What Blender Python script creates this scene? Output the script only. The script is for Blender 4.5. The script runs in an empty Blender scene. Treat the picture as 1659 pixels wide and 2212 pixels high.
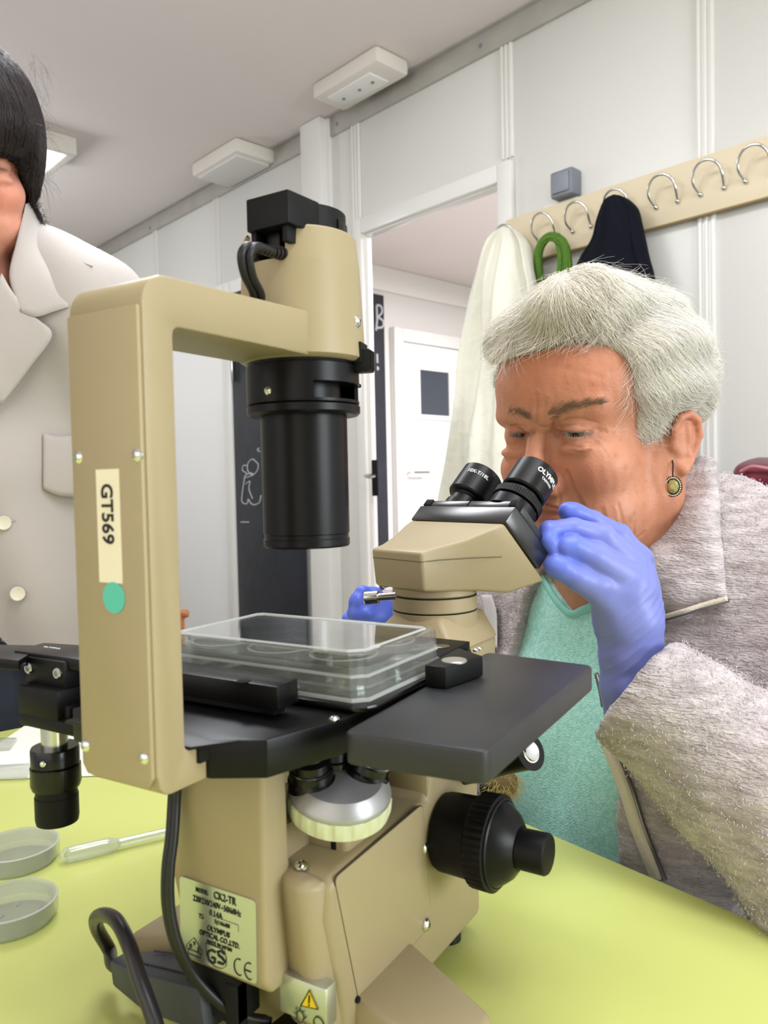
import bpy, bmesh, math, random
import numpy as np
from mathutils import Vector, Matrix
random.seed(3); RNG = np.random.default_rng(5)
R = math.radians
SC = bpy.context.scene
COL = SC.collection
# ------------------------------------------------------------------ camera
F_PX, CX, CY = 1700.0, 829.5, 1106.0
PITCH, ROLL, YAW = R(2.0), 0.0216, R(31.4)
_c, _s = math.cos(PITCH), math.sin(PITCH)
def _frame(v):                       # (right, forward, up) -> world; X = long axis of the microscope
    r, f, u = v
    return np.array([math.sin(YAW)*r + math.cos(YAW)*f, -math.cos(YAW)*r + math.sin(YAW)*f, u])
_right, _fwd, _up = np.array([1., 0, 0]), np.array([0, _c, -_s]), np.array([0, _s, _c])
IX = _frame(math.cos(ROLL)*_right - math.sin(ROLL)*_up)
IY = _frame(-math.sin(ROLL)*_right - math.cos(ROLL)*_up)
FW = _frame(_fwd)
CAM = np.array([-0.20818734, -0.25372482, 0.28])
cam_d = bpy.data.cameras.new('camera'); cam = bpy.data.objects.new('camera', cam_d); COL.objects.link(cam)
cam_d.sensor_fit = 'HORIZONTAL'; cam_d.sensor_width = 36; cam_d.lens = 36*F_PX/1659
cam_d.clip_start = 0.02; cam_d.clip_end = 60
cam_d.dof.use_dof = True; cam_d.dof.focus_distance = 0.62; cam_d.dof.aperture_fstop = 20
cam.matrix_world = Matrix(((IX[0], -IY[0], -FW[0], CAM[0]), (IX[1], -IY[1], -FW[1], CAM[1]), (IX[2], -IY[2], -FW[2], CAM[2]), (0, 0, 0, 1)))
SC.camera = cam
# ------------------------------------------------------------------ world, lights, exposure
SC.view_settings.view_transform = 'Standard'; SC.view_settings.look = 'None'
SC.view_settings.exposure = 0.03; SC.view_settings.gamma = 1.0; SC.view_settings.use_curve_mapping = False
wd = bpy.data.worlds.new('sky'); SC.world = wd; wd.use_nodes = True
wd.node_tree.nodes['Background'].inputs[0].default_value = (0.75, 0.86, 1.0, 1)
wd.node_tree.nodes['Background'].inputs[1].default_value = 1.0
WA = R(15.5)
WV = np.array([math.sin(WA), math.cos(WA), 0.0]); NV = np.array([math.cos(WA), -math.sin(WA), 0.0])
WALL, CEIL, FLOOR = 1.887, 1.72, -0.74
def WP(w, n, z): return w*WV + n*NV + np.array([0, 0, z])
def area(name, pos, target, sx, sy, power, col, spread=180):
    d = bpy.data.lights.new(name, 'AREA'); d.shape = 'RECTANGLE'; d.size = sx; d.size_y = sy; d.energy = power; d.color = col
    d.spread = R(spread)
    o = bpy.data.objects.new(name, d); COL.objects.link(o)
    z = (Vector(pos) - Vector(target)).normalized(); y = Vector((0, 0, 1)) if abs(z.z) < 0.95 else Vector(WV)
    x = y.cross(z).normalized(); y = z.cross(x)
    m = Matrix((x, y, z)).transposed().to_4x4(); m.translation = Vector(pos); o.matrix_world = m
    return o
COOL, NEUT, WARM = (0.86, 0.94, 1.0), (0.95, 0.98, 1.03), (1.0, 0.90, 0.78)
def bulb(pos, power, col, r=0.12):  # added point light that fills in ceilings and walls; no real bulb there
    d = bpy.data.lights.new('added_fill', 'POINT'); d.energy = power; d.color = col; d.shadow_soft_size = r
    o = bpy.data.objects.new('added_fill', d); COL.objects.link(o); o.location = Vector(pos)
for i, (w, n) in enumerate(((-0.5, 0.26), (0.95, 0.58))):
    area('lamp_light', WP(w, n, CEIL-0.075), WP(w, n, -1), 0.32, 1.2, 15, NEUT)
    bulb(WP(w, n-0.2, CEIL-0.5), 11, NEUT, 0.2)  # added fill below each panel to brighten the ceiling
bulb(WP(3.5, 0.5, CEIL-0.5), 26, NEUT, 0.2)  # added fill to brighten the wall left of the door
area('window_light', WP(-0.3, -1.28, 0.65), WP(0.0, 1.0, 0.55), 2.2, 1.1, 8, (1.0, 0.76, 0.50))  # amber tint added to warm the rear faces, not the colour of daylight
area('window_light', WP(-2.75, 0.9, 0.65), WP(0.5, 0.6, 0.6), 1.3, 1.1, 56, (0.92, 0.97, 1.0))
area('lamp_light', WP(1.35, 3.7, CEIL-0.08), WP(1.35, 3.7, -1), 1.2, 1.2, 170, (1.0, 0.96, 1.0))
bulb(WP(1.6, 3.6, 0.75), 22, (1.0, 0.96, 1.0), 0.25)  # added fill to brighten the ceiling of the room beyond
# ------------------------------------------------------------------ pixel helpers (authoring: photo pixel -> point on a plane / at a depth)
def ray(u, v): return (u-CX)/F_PX*IX + (v-CY)/F_PX*IY + FW
def at(u, v, d): return CAM + d*ray(u, v)
def onp(u, v, n, c):
    n = np.asarray(n, float); r = ray(u, v); return CAM + r*((c - CAM@n)/(r@n))
def onx(u, v, x): return onp(u, v, (1, 0, 0), x)
def ony(u, v, y): return onp(u, v, (0, 1, 0), y)
def onz(u, v, z): return onp(u, v, (0, 0, 1), z)
def onw(u, v, n=WALL): return onp(u, v, NV, n)
def wnz(p): return float(p@WV), float(p@NV), float(p[2])
# ------------------------------------------------------------------ materials
def lin(c):
    if isinstance(c, str): c = [int(c[i:i+2], 16) for i in (0, 2, 4)]
    return tuple(((x/255)/12.92 if x/255 <= 0.04045 else ((x/255+0.055)/1.055)**2.4) for x in c)
def mat(name, col, rough=0.5, metal=0.0, noise=0.0, nscale=40, bump=0.0, bscale=300, trans=0.0, ior=1.45, sss=0.0, coat=0.0,
        sheen=0.0, emis=None, alpha=1.0, attr=None, spec=0.5, stretch=None, col2=None, bdist=0.001, aniso=0):
    m = bpy.data.materials.new(name); m.use_nodes = True; nt = m.node_tree; N = nt.nodes; L = nt.links
    b = N['Principled BSDF']; c = lin(col)
    b.inputs['Base Color'].default_value = (*c, 1); b.inputs['Roughness'].default_value = rough; b.inputs['Metallic'].default_value = metal
    b.inputs['Transmission Weight'].default_value = trans; b.inputs['IOR'].default_value = ior
    b.inputs['Coat Weight'].default_value = coat; b.inputs['Coat Roughness'].default_value = 0.15
    b.inputs['Sheen Weight'].default_value = sheen; b.inputs['Alpha'].default_value = alpha
    b.inputs['Specular IOR Level'].default_value = spec
    if sss:
        b.inputs['Subsurface Weight'].default_value = sss; b.inputs['Subsurface Radius'].default_value = (0.008, 0.003, 0.0015)
        b.inputs['Subsurface Scale'].default_value = 0.6
    if emis: b.inputs['Emission Color'].default_value = (*lin(emis[0]), 1); b.inputs['Emission Strength'].default_value = emis[1]
    tc = N.new('ShaderNodeTexCoord'); vec = tc.outputs['Object']
    if stretch:
        mp = N.new('ShaderNodeMapping'); mp.inputs['Scale'].default_value = stretch[:3]
        if len(stretch) > 3: mp.inputs['Rotation'].default_value = stretch[3:6]
        L.new(vec, mp.inputs[0]); vec = mp.outputs[0]
    src = None
    if attr:
        a = N.new('ShaderNodeAttribute'); a.attribute_name = attr; src = a.outputs['Color']
    if noise or col2:
        t = N.new('ShaderNodeTexNoise'); t.inputs['Scale'].default_value = nscale; t.inputs['Detail'].default_value = 5; L.new(vec, t.inputs['Vector'])
        mx = N.new('ShaderNodeMix'); mx.data_type = 'RGBA'
        rp = N.new('ShaderNodeMapRange'); rp.inputs[1].default_value = 0.35; rp.inputs[2].default_value = 0.65
        L.new(t.outputs['Fac'], rp.inputs[0]); L.new(rp.outputs[0], mx.inputs[0])
        if src is not None:
            mx.blend_type = 'MULTIPLY'; L.new(src, mx.inputs[6]); g = 1-noise; mx.inputs[7].default_value = (g, g, g, 1)
        else:
            mx.inputs[6].default_value = (*c, 1)
            mx.inputs[7].default_value = (*(lin(col2) if col2 else [x*(1-noise) for x in c]), 1)
        src = mx.outputs[2]
    if src is not None: L.new(src, b.inputs['Base Color'])
    if bump:
        t = N.new('ShaderNodeTexNoise'); t.inputs['Scale'].default_value = bscale; t.inputs['Detail'].default_value = 3; L.new(vec, t.inputs['Vector'])
        bp = N.new('ShaderNodeBump'); bp.inputs['Strength'].default_value = bump; bp.inputs['Distance'].default_value = bdist
        L.new(t.outputs['Fac'], bp.inputs['Height']); L.new(bp.outputs[0], b.inputs['Normal'])
    return m
M = {}
M['cream'] = mat('cream_paint', (160, 145, 112), 0.42, noise=0.04, nscale=25, bump=0.12, bscale=1500, bdist=0.0004)
M['cream2'] = mat('cream_paint_cover', (163, 148, 115), 0.45, noise=0.03, nscale=25, bump=0.12, bscale=1500, bdist=0.0004)
M['black'] = mat('black_anodised', (12, 12, 13), 0.34, spec=0.25, bump=0.06, bscale=1800, bdist=0.0003)
M['blackm'] = mat('matt_black', (11, 11, 12), 0.5, spec=0.25, bump=0.15, bscale=1200, bdist=0.0004)
M['stage'] = mat('black_stage_paint', (16, 16, 17), 0.36, noise=0.35, nscale=18, bump=0.08, bscale=900, bdist=0.0004)
M['wing'] = mat('worn_plate_lit', (44, 45, 47), 0.42, noise=0.22, nscale=26, bump=0.1, bscale=500, bdist=0.0004, spec=0.5)  # scuffs are the noise; base grey is lifted to hold reflected room light
M['blackg'] = mat('gloss_black', (9, 9, 10), 0.22)
M['gap'] = mat('dark_gap', (6, 6, 6), 0.9)
M['rubber'] = mat('black_rubber', (22, 22, 24), 0.42)
M['cord'] = mat('grey_cord', (38, 36, 38), 0.32)
M['plug'] = mat('dark_plug', (58, 61, 69), 0.5, bump=0.2, bscale=900, bdist=0.0003)
M['steel'] = mat('steel', (205, 205, 205), 0.22, 1.0)
M['chrome'] = mat('chrome', (225, 225, 222), 0.12, 1.0)
M['grey'] = mat('nosepiece_grey', (168, 168, 170), 0.38, 0.55)
M['palegreen'] = mat('pale_knurl', (206, 210, 176), 0.4)
M['plate'] = mat('label_foil', (196, 200, 190), 0.30, 0.85)
M['ink'] = mat('black_ink', (14, 14, 14), 0.6)
M['paint'] = mat('white_print', (235, 235, 235), 0.5)
M['sticker'] = mat('cream_sticker', (240, 232, 206), 0.4)
M['teal'] = mat('teal_dot', (88, 196, 176), 0.5)
M['yellow'] = mat('warning_yellow', (236, 206, 32), 0.45)
M['table'] = mat('green_table', (197, 204, 118), 0.26, noise=0.04, nscale=3, bump=0.03, bscale=500, spec=0.45)
M['edge'] = mat('table_edge_band', (150, 160, 92), 0.4)
M['wall'] = mat('white_wall', (220, 219, 214), 0.34, noise=0.02, nscale=2, bump=0.03, bscale=60)
M['trimw'] = mat('white_trim', (232, 231, 226), 0.25)
M['ceil'] = mat('ceiling_white', (226, 217, 212), 0.7, noise=0.02, nscale=2)
M['floor'] = mat('grey_vinyl', (140, 138, 132), 0.5, noise=0.1, nscale=20)
M['grtrim'] = mat('grey_trim', (176, 172, 164), 0.4, noise=0.1, nscale=12)
M['doorw'] = mat('white_door', (238, 236, 234), 0.35)
M['glass_dk'] = mat('door_pane', (70, 76, 84), 0.12)
M['paperblk'] = mat('blackboard_paper', (46, 48, 56), 0.42, noise=0.25, nscale=6, bump=0.3, bscale=14, bdist=0.01)
M['chalk'] = mat('chalk', (190, 192, 196), 0.9)
M['rack'] = mat('rack_board', (222, 208, 178), 0.42)
M['rackedge'] = mat('rack_edge_brass', (160, 138, 90), 0.4)
M['swgrey'] = mat('grey_switch', (122, 126, 134), 0.45)
M['offwhite'] = mat('offwhite_plastic', (224, 218, 208), 0.45)
M['lens'] = mat('lamp_diffuser', (240, 246, 246), 0.4, emis=((225, 240, 240), 2.2))
M['wood'] = mat('orange_wood', (176, 108, 58), 0.4, noise=0.3, nscale=12, stretch=(1, 1, 8))
M['paper'] = mat('white_paper', (242, 240, 232), 0.7, bump=0.2, bscale=60)
def thin(name, white, rough=0.05, tint=(250, 252, 250), refl=1.0, col=(245, 247, 244)):   # thin clear plastic: passes light straight, reflects at grazing angles, slightly milky
    m = bpy.data.materials.new(name); m.use_nodes = True; nt = m.node_tree; N = nt.nodes; L = nt.links; N.remove(N['Principled BSDF'])
    t = N.new('ShaderNodeBsdfTransparent'); t.inputs[0].default_value = (*lin(tint), 1); g = N.new('ShaderNodeBsdfGlossy'); g.inputs['Roughness'].default_value = rough
    d = N.new('ShaderNodeBsdfDiffuse'); d.inputs[0].default_value = (*lin(col), 1); tl = N.new('ShaderNodeBsdfTranslucent'); tl.inputs[0].default_value = (*lin(col), 1)
    a = N.new('ShaderNodeMixShader'); a.inputs[0].default_value = 0.5; L.new(d.outputs[0], a.inputs[1]); L.new(tl.outputs[0], a.inputs[2])
    b = N.new('ShaderNodeMixShader'); b.inputs[0].default_value = white; L.new(t.outputs[0], b.inputs[1]); L.new(a.outputs[0], b.inputs[2])
    f = N.new('ShaderNodeLayerWeight'); pw = N.new('ShaderNodeMath'); pw.operation = 'POWER'; pw.inputs[1].default_value = 3.5; L.new(f.outputs['Facing'], pw.inputs[0]); k = N.new('ShaderNodeMath'); k.operation = 'MULTIPLY_ADD'; k.inputs[1].default_value = 0.75*refl; k.inputs[2].default_value = 0.05*refl; L.new(pw.outputs[0], k.inputs[0])
    c = N.new('ShaderNodeMixShader'); L.new(k.outputs[0], c.inputs[0]); L.new(b.outputs[0], c.inputs[1]); L.new(g.outputs[0], c.inputs[2]); L.new(c.outputs[0], N['Material Output'].inputs[0]); return m
M['clear'] = thin('clear_plastic', 0.035, refl=1.7)
M['frost'] = thin('milky_plastic', 0.14, 0.12)
M['edgeclear'] = thin('clear_plastic_edge', 0.50, 0.08)
M['traymat'] = thin('tray_plastic', 0.10, 0.08, refl=1.2)
M['poly'] = thin('translucent_pipette', 0.24, 0.12)
# ------------------------------------------------------------------ object helpers
def empty(name, loc, label=None, cat=None, group=None, kind=None):
    o = bpy.data.objects.new(name, None); COL.objects.link(o); o.location = Vector(loc); o.empty_display_size = 0.02
    tag(o, label, cat, group, kind); return o
def tag(o, label=None, cat=None, group=None, kind=None):
    for k, v in (('label', label), ('category', cat), ('group', group), ('kind', kind)):
        if v: o[k] = v
    return o
def root_loc(p):
    while p.parent: p = p.parent
    return Vector(p.location)
def link(name, me, m, parent=None, smooth=35, **tags):
    o = bpy.data.objects.new(name, me); COL.objects.link(o)
    if m: me.materials.append(m)
    if parent is not None:
        me.transform(Matrix.Translation(-root_loc(parent))); o.parent = parent
    if smooth:
        me.polygons.foreach_set('use_smooth', [True]*len(me.polygons))
        if smooth < 180: me.set_sharp_from_angle(angle=R(smooth))
    tag(o, **tags); return o
class MB:
    def __init__(s): s.bm = bmesh.new()
    def _add(s, b, mtx=None):
        if mtx is not None: bmesh.ops.transform(b, matrix=mtx, verts=b.verts)
        bmesh.ops.recalc_face_normals(b, faces=b.faces)
        me = bpy.data.meshes.new('t'); b.to_mesh(me); b.free(); s.bm.from_mesh(me); bpy.data.meshes.remove(me); return s
    def _bev(s, b, w, seg=2, ang=25):
        if w > 0:
            es = [e for e in b.edges if len(e.link_faces) == 2 and e.calc_face_angle(0) > R(ang)]
            bmesh.ops.bevel(b, geom=es, offset=w, segments=seg, profile=0.5, affect='EDGES', clamp_overlap=True)
    def box(s, lo, hi, bev=0.0, mtx=None, seg=2):
        b = bmesh.new(); bmesh.ops.create_cube(b, size=1)
        lo, hi = Vector(lo), Vector(hi)
        for v in b.verts: v.co = Vector([lo[i] + (v.co[i]+0.5)*(hi[i]-lo[i]) for i in range(3)])
        s._bev(b, bev, seg); return s._add(b, mtx)
    def hexa(s, pts, bev=0.0):      # 8 points: bottom loop 4, top loop 4
        b = bmesh.new(); v = [b.verts.new(p) for p in pts]
        for f in ((0, 1, 2, 3), (4, 5, 6, 7), (0, 1, 5, 4), (1, 2, 6, 5), (2, 3, 7, 6), (3, 0, 4, 7)): b.faces.new([v[i] for i in f])
        bmesh.ops.recalc_face_normals(b, faces=b.faces); s._bev(b, bev); return s._add(b)
    def prism(s, pts, a, bvec, n, org=(0, 0, 0), h0=0, h1=1, bev=0.0, seg=2, mtx=None, ang=25):
        a, bvec, n, org = map(Vector, (a, bvec, n, org)); b = bmesh.new()
        lo = [b.verts.new(org + a*p[0] + bvec*p[1] + n*h0) for p in pts]; hi = [b.verts.new(org + a*p[0] + bvec*p[1] + n*h1) for p in pts]
        k = len(pts); b.faces.new(lo[::-1]); b.faces.new(hi)
        for i in range(k): b.faces.new((lo[i], lo[(i+1) % k], hi[(i+1) % k], hi[i]))
        bmesh.ops.recalc_face_normals(b, faces=b.faces); s._bev(b, bev, seg, ang); return s._add(b, mtx)
    def lathe(s, prof, org, axis=(0, 0, 1), seg=48, rfun=None, closed=False, ang0=0, ang1=2*math.pi):
        ax = Vector(axis).normalized(); x = ax.orthogonal().normalized(); y = ax.cross(x); b = bmesh.new(); rings = []
        full = abs(ang1-ang0-2*math.pi) < 1e-6; ns = seg if full else seg+1
        for r, z in prof:
            if r < 1e-7: rings.append([b.verts.new(Vector(org)+ax*z)]); continue
            ring = []
            for i in range(ns):
                t = ang0 + (ang1-ang0)*i/seg; rr = r*(rfun(t, z) if rfun else 1)
                ring.append(b.verts.new(Vector(org) + ax*z + (x*math.cos(t)+y*math.sin(t))*rr))
            rings.append(ring)
        prs = list(zip(rings, rings[1:])) + ([(rings[-1], rings[0])] if closed else [])
        for r0, r1 in prs:
            for i in range(ns if full else ns-1):
                j = (i+1) % ns
                if len(r0) == 1 and len(r1) == 1: continue
                if len(r0) == 1: b.faces.new((r0[0], r1[i], r1[j]))
                elif len(r1) == 1: b.faces.new((r0[i], r0[j], r1[0]))
                else: b.faces.new((r0[i], r0[j], r1[j], r1[i]))
        if closed and not full:
            b.faces.new([r[0] for r in rings]); b.faces.new([r[-1] for r in rings])
        return s._add(b)
    def tube(s, pts, rad, seg=10, caps=True, flat=None, up=(0, 0, 1)):
        P = [Vector(p) for p in pts]; k = len(P); rad = rad if isinstance(rad, (list, tuple)) else [rad]*k
        b = bmesh.new(); rings = []; prev = None
        for i in range(k):
            t = (P[min(i+1, k-1)] - P[max(i-1, 0)]).normalized()
            if prev is None: u = t.orthogonal().normalized() if flat is None else (Vector(up) - t*t.dot(Vector(up))).normalized()
            else: u = (prev - t*prev.dot(t)).normalized()
            prev = u; w = t.cross(u)
            rings.append([b.verts.new(P[i] + (u*math.cos(a) + w*math.sin(a)*(flat or 1))*rad[i]) for a in [2*math.pi*j/seg for j in range(seg)]])
        for r0, r1 in zip(rings, rings[1:]):
            for j in range(seg): b.faces.new((r0[j], r0[(j+1) % seg], r1[(j+1) % seg], r1[j]))
        if caps: b.faces.new(rings[0][::-1]); b.faces.new(rings[-1])
        return s._add(b)
    def ball(s, c, r, sub=2, scale=(1, 1, 1)):
        b = bmesh.new(); bmesh.ops.create_icosphere(b, subdivisions=sub, radius=r)
        for v in b.verts: v.co = Vector([v.co[i]*scale[i] for i in range(3)]) + Vector(c)
        return s._add(b)
    def mesh(s):
        me = bpy.data.meshes.new('m'); s.bm.to_mesh(me); s.bm.free(); return me
    def build(s, name, m, parent=None, smooth=35, **t): return link(name, s.mesh(), m, parent, smooth, **t)
def spline(pts, n=8):               # Catmull-Rom through points
    P = [np.asarray(p, float) for p in pts]; P = [2*P[0]-P[1]] + P + [2*P[-1]-P[-2]]; out = []
    for i in range(1, len(P)-2):
        for k in range(n):
            t = k/n; a, b, c, d = P[i-1:i+3]
            out.append(0.5*(2*b + (c-a)*t + (2*a-5*b+4*c-d)*t*t + (3*b-a-3*c+d)*t**3))
    out.append(P[-2]); return out
def text_mesh(txt, size, bold=0.0, extr=0.00012, align='CENTER', sx=1.0):
    cu = bpy.data.curves.new('txt', 'FONT'); cu.body = txt; cu.size = size; cu.align_x = align; cu.align_y = 'CENTER'
    cu.offset = bold*size; cu.extrude = extr; cu.resolution_u = 3
    o = bpy.data.objects.new('txt', cu); COL.objects.link(o)
    me = bpy.data.meshes.new_from_object(o.evaluated_get(bpy.context.evaluated_depsgraph_get()))
    bpy.data.objects.remove(o); bpy.data.curves.remove(cu)
    if sx != 1: me.transform(Matrix.Diagonal((sx, 1, 1, 1)))
    return me
def text_on(name, txt, size, org, xd, yd, m, parent, bold=0.0, align='CENTER', sx=1.0, **t):
    me = text_mesh(txt, size, bold, align=align, sx=sx); x, y = Vector(xd).normalized(), Vector(yd).normalized(); z = x.cross(y)
    mt = Matrix((x, y, z)).transposed().to_4x4(); mt.translation = Vector(org)
    me.transform(mt); return link(name, me, m, parent, 0, **t)
def screw(parent, pos, n, r=0.0025, name='screw', m=None, hexs=False):
    b = MB(); n = Vector(n).normalized()
    if hexs: b.lathe([(0, 0.0004), (r*0.5, 0.0004), (r*0.52, r*0.5), (r*0.85, r*0.5), (r, r*0.3), (r, -0.0005)], pos, n, 20, rfun=None)
    else: b.lathe([(0, r*0.18), (r*0.28, r*0.2), (r*0.34, r*0.55), (r*0.7, r*0.42), (r, r*0.08), (r, -0.0008)], pos, n, 20, rfun=lambda t, z: 1 if z < r*0.5 else 0.75+0.25*abs(math.cos(2*t)))
    return b.build(name, m or M['chrome'], parent)
# ------------------------------------------------------------------ the room
def wbox(mb, w0, w1, n0, n1, z0, z1, bev=0.0, org=None):
    c = [WP(w, n, z) for z in (z0, z1) for (w, n) in ((w0, n0), (w1, n0), (w1, n1), (w0, n1))]
    return mb.hexa(c, bev)
W0, W1, NL = -2.9, 5.2, -1.45            # extent of the room along the wall and the opposite wall
tag(wbox(MB(), W0, W1, NL, 7.2, FLOOR-0.05, FLOOR).build('floor', M['floor'], smooth=0), kind='structure')
tag(wbox(MB(), W0-0.1, W1+0.1, NL-0.1, WALL+0.12, CEIL, CEIL+0.06).build('ceiling', M['ceil'], smooth=0), kind='structure')
dL, dR, dT = wnz(onw(787, 500))[0], wnz(onw(1084, 500))[0], wnz(onw(1083, 397))[2]
wall = MB()
for a, b, z0, z1 in ((W0, dR, FLOOR, CEIL), (dL, W1, FLOOR, CEIL), (dR, dL, dT, CEIL)): wbox(wall, a, b, WALL+0.004, WALL+0.03, z0, z1)
wall = tag(wall.build('wall_right', M['trimw'], smooth=0), kind='structure')
seams = [-1.93, -1.296, -0.662, -0.028, wnz(onw(1525, 200))[0], wnz(onw(1096, 200))[0], wnz(onw(770, 350))[0], wnz(onw(468, 450))[0], wnz(onw(335, 490))[0], 4.55]
for i, (a, b) in enumerate(zip([W0]+seams, seams+[W1])):
    segs = [(a, b, FLOOR, CEIL)]
    if b > dR+0.02 and a < dL-0.02:
        segs = [(a, b, dT, CEIL)] + ([(a, dR, FLOOR, dT)] if a < dR else []) + ([(dL, b, FLOOR, dT)] if b > dL else [])
    for (x0, x1, z0, z1) in segs:
        if x1-x0 > 0.012: wbox(MB(), x0+0.001, x1-0.001, WALL, WALL+0.004, z0, z1, 0.0008).build('panel', M['wall'], wall)
for w in seams:                                 # glossy double-bead joint strips
    z0 = dT+0.07 if dR-0.05 < w < dL-0.02 else FLOOR
    j = MB(); wbox(j, w-0.024, w+0.024, WALL-0.003, WALL, z0, CEIL-0.07, 0.001)
    for q in (-0.017, 0.0, 0.017): wbox(j, w+q-0.005, w+q+0.005, WALL-0.0075, WALL-0.002, z0, CEIL-0.07, 0.002)
    j.build('joint_strip', M['trimw'], wall)
# the other walls (behind and beside the camera), with window openings
def wall_window(name, lo, hi, mk, win, wname):
    a0, a1, z0, z1 = win; mb = MB()
    for (p, q, r, s) in ((lo, a0, FLOOR, CEIL), (a1, hi, FLOOR, CEIL), (a0, a1, FLOOR, z0), (a0, a1, z1, CEIL)): mk(mb, p, q, r, s, 0.0, 0.1)
    tag(mb.build(name, M['wall'], smooth=0), kind='structure')
    f = MB()
    for (p, q, r, s) in ((a0, a0+0.06, z0, z1), (a1-0.06, a1, z0, z1), (a0, a1, z0, z0+0.06), (a0, a1, z1-0.06, z1), ((a0+a1)/2-0.03, (a0+a1)/2+0.03, z0, z1)): mk(f, p, q, r, s, 0.02, 0.07)
    tag(f.build(wname, M['trimw'], smooth=0), kind='structure')
wall_window('wall_left', W0, W1, lambda mb, p, q, r, s, d0, d1: wbox(mb, p, q, NL-d1, NL-d0, r, s), (-1.5, 0.9, 0.05, 1.25), 'window_1')
wall_window('wall_front', NL, WALL, lambda mb, p, q, r, s, d0, d1: wbox(mb, W0-d1, W0-d0, p, q, r, s), (0.2, 1.6, 0.05, 1.25), 'window_2')
tag(wbox(MB(), W1, W1+0.1, NL, WALL, FLOOR, CEIL).build('wall_back', M['wall'], smooth=0), kind='structure')
# ceiling trim: grey sheet-metal angle with rivets
tr = MB(); wbox(tr, W0, W1, WALL-0.012, WALL, CEIL-0.075, CEIL, 0.001); wbox(tr, W0, W1, WALL-0.03, WALL-0.012, CEIL-0.006, CEIL)
tr = tag(tr.build('trim_1', M['grtrim']), kind='structure')
for (u, v) in ((1038, 99), (728, 268), (491, 401), (324, 493)):
    p = onw(u, v, WALL-0.012); MB().lathe([(0, .004), (.006, .003), (.008, 0)], p, -NV, 12).build('rivet', M['swgrey'], tr)
# white column boxed out at the wall
pw = wnz(onw(692, 300))[0]
c = MB(); wbox(c, pw-0.062, pw+0.062, WALL-0.055, WALL, FLOOR, CEIL-0.002, 0.004); wbox(c, pw-0.075, pw+0.075, WALL-0.02, WALL, FLOOR, CEIL-0.002, 0.003)
tag(c.build('trim_2', M['trimw']), kind='structure')
# door opening: architrave, lining
fr = MB(); T = 0.055
for (a, b, z0, z1) in ((dR-T, dR, FLOOR, dT+T), (dL, dL+T*0.8, FLOOR, dT+T), (dR, dL, dT, dT+T)): wbox(fr, a, b, WALL-0.022, WALL+0.0, z0, z1, 0.003)
for (a, b, z0, z1) in ((dR-0.01, dR, FLOOR, dT), (dL-0.002, dL+0.01, FLOOR, dT), (dR-0.01, dL+0.01, dT-0.006, dT+0.012)): wbox(fr, a, b, WALL-0.002, WALL+0.034, z0, z1, 0.001)
tag(fr.build('trim_3', M['trimw']), kind='structure')
# the open leaf of that door, folded back against the left lining
d1 = MB(); wbox(d1, dL-0.004, dL-0.0005, WALL+0.006, WALL+0.028, FLOOR+0.01, dT-0.013, 0.002)
d1 = tag(d1.build('door_1', M['doorw']), kind='structure')
# ------------------------------------------------------------------ the room beyond
wB = wnz(onz(803, 571, CEIL))[0]
tag(wbox(MB(), wB, wB+0.1, WALL+0.031, 7.2, FLOOR, CEIL+0.02).build('wall_beyond', M['wall'], smooth=0), kind='structure')
tag(wbox(MB(), W0, wB+0.1, WALL+0.12, 7.2, CEIL, CEIL+0.06).build('ceiling_beyond', M['ceil'], smooth=0), kind='structure')
tag(wbox(MB(), W0, wB, 7.1, 7.2, FLOOR, CEIL).build('wall_far', M['wall'], smooth=0), kind='structure')
tag(wbox(MB(), W0-0.1, W0, WALL+0.031, 7.2, FLOOR, CEIL).build('wall_side', M['wall'], smooth=0), kind='structure')
def onb(u, v): return wnz(onp(u, v, WV, wB))
n0, n1 = onb(862, 740)[1], onb(1003, 740)[1]; zt = onb(862, 740)[2]
dr = MB(); wbox(dr, wB-0.03, wB-0.002, n0, n1, FLOOR+0.01, zt, 0.002); dr = tag(dr.build('door_2', M['doorw']), kind='structure')
fr = MB()
for (a, b, z0, z1) in ((n0-0.09, n0-0.004, FLOOR, zt+0.09), (n1+0.004, n1+0.09, FLOOR, zt+0.09), (n0-0.004, n1+0.004, zt+0.004, zt+0.09)): wbox(fr, wB-0.05, wB-0.001, a, b, z0, z1, 0.004)
tag(fr.build('trim_4', M['trimw']), kind='structure')
a, b = onb(898, 800), onb(962, 900)
f = MB(); q = 0.035
for (p0, p1, z0, z1) in ((a[1]-q, a[1], b[2]-q, a[2]+q), (b[1], b[1]+q, b[2]-q, a[2]+q), (a[1], b[1], a[2], a[2]+q), (a[1], b[1], b[2]-q, b[2])): wbox(f, wB-0.045, wB-0.03, p0, p1, z0, z1, 0.003)
f.build('window_frame', M['trimw'], dr); wbox(MB(), wB-0.034, wB-0.030, a[1], b[1], b[2], a[2]).build('pane', M['glass_dk'], dr)
h = onb(880, 1021); hp = WP(wB-0.03, h[1]-0.03, h[2]); hq = WP(wB-0.09, h[1]-0.03, h[2])
MB().tube([hp, hq, WP(wB-0.09, h[1]+0.12, h[2])], 0.011, 10).build('handle', M['chrome'], dr)
k = MB(); wbox(k, wB-0.02, wB-0.001, WALL+0.04, 7.1, CEIL-0.16, CEIL-0.001, 0.004); tag(k.build('trim_5', M['trimw']), kind='structure')
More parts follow.
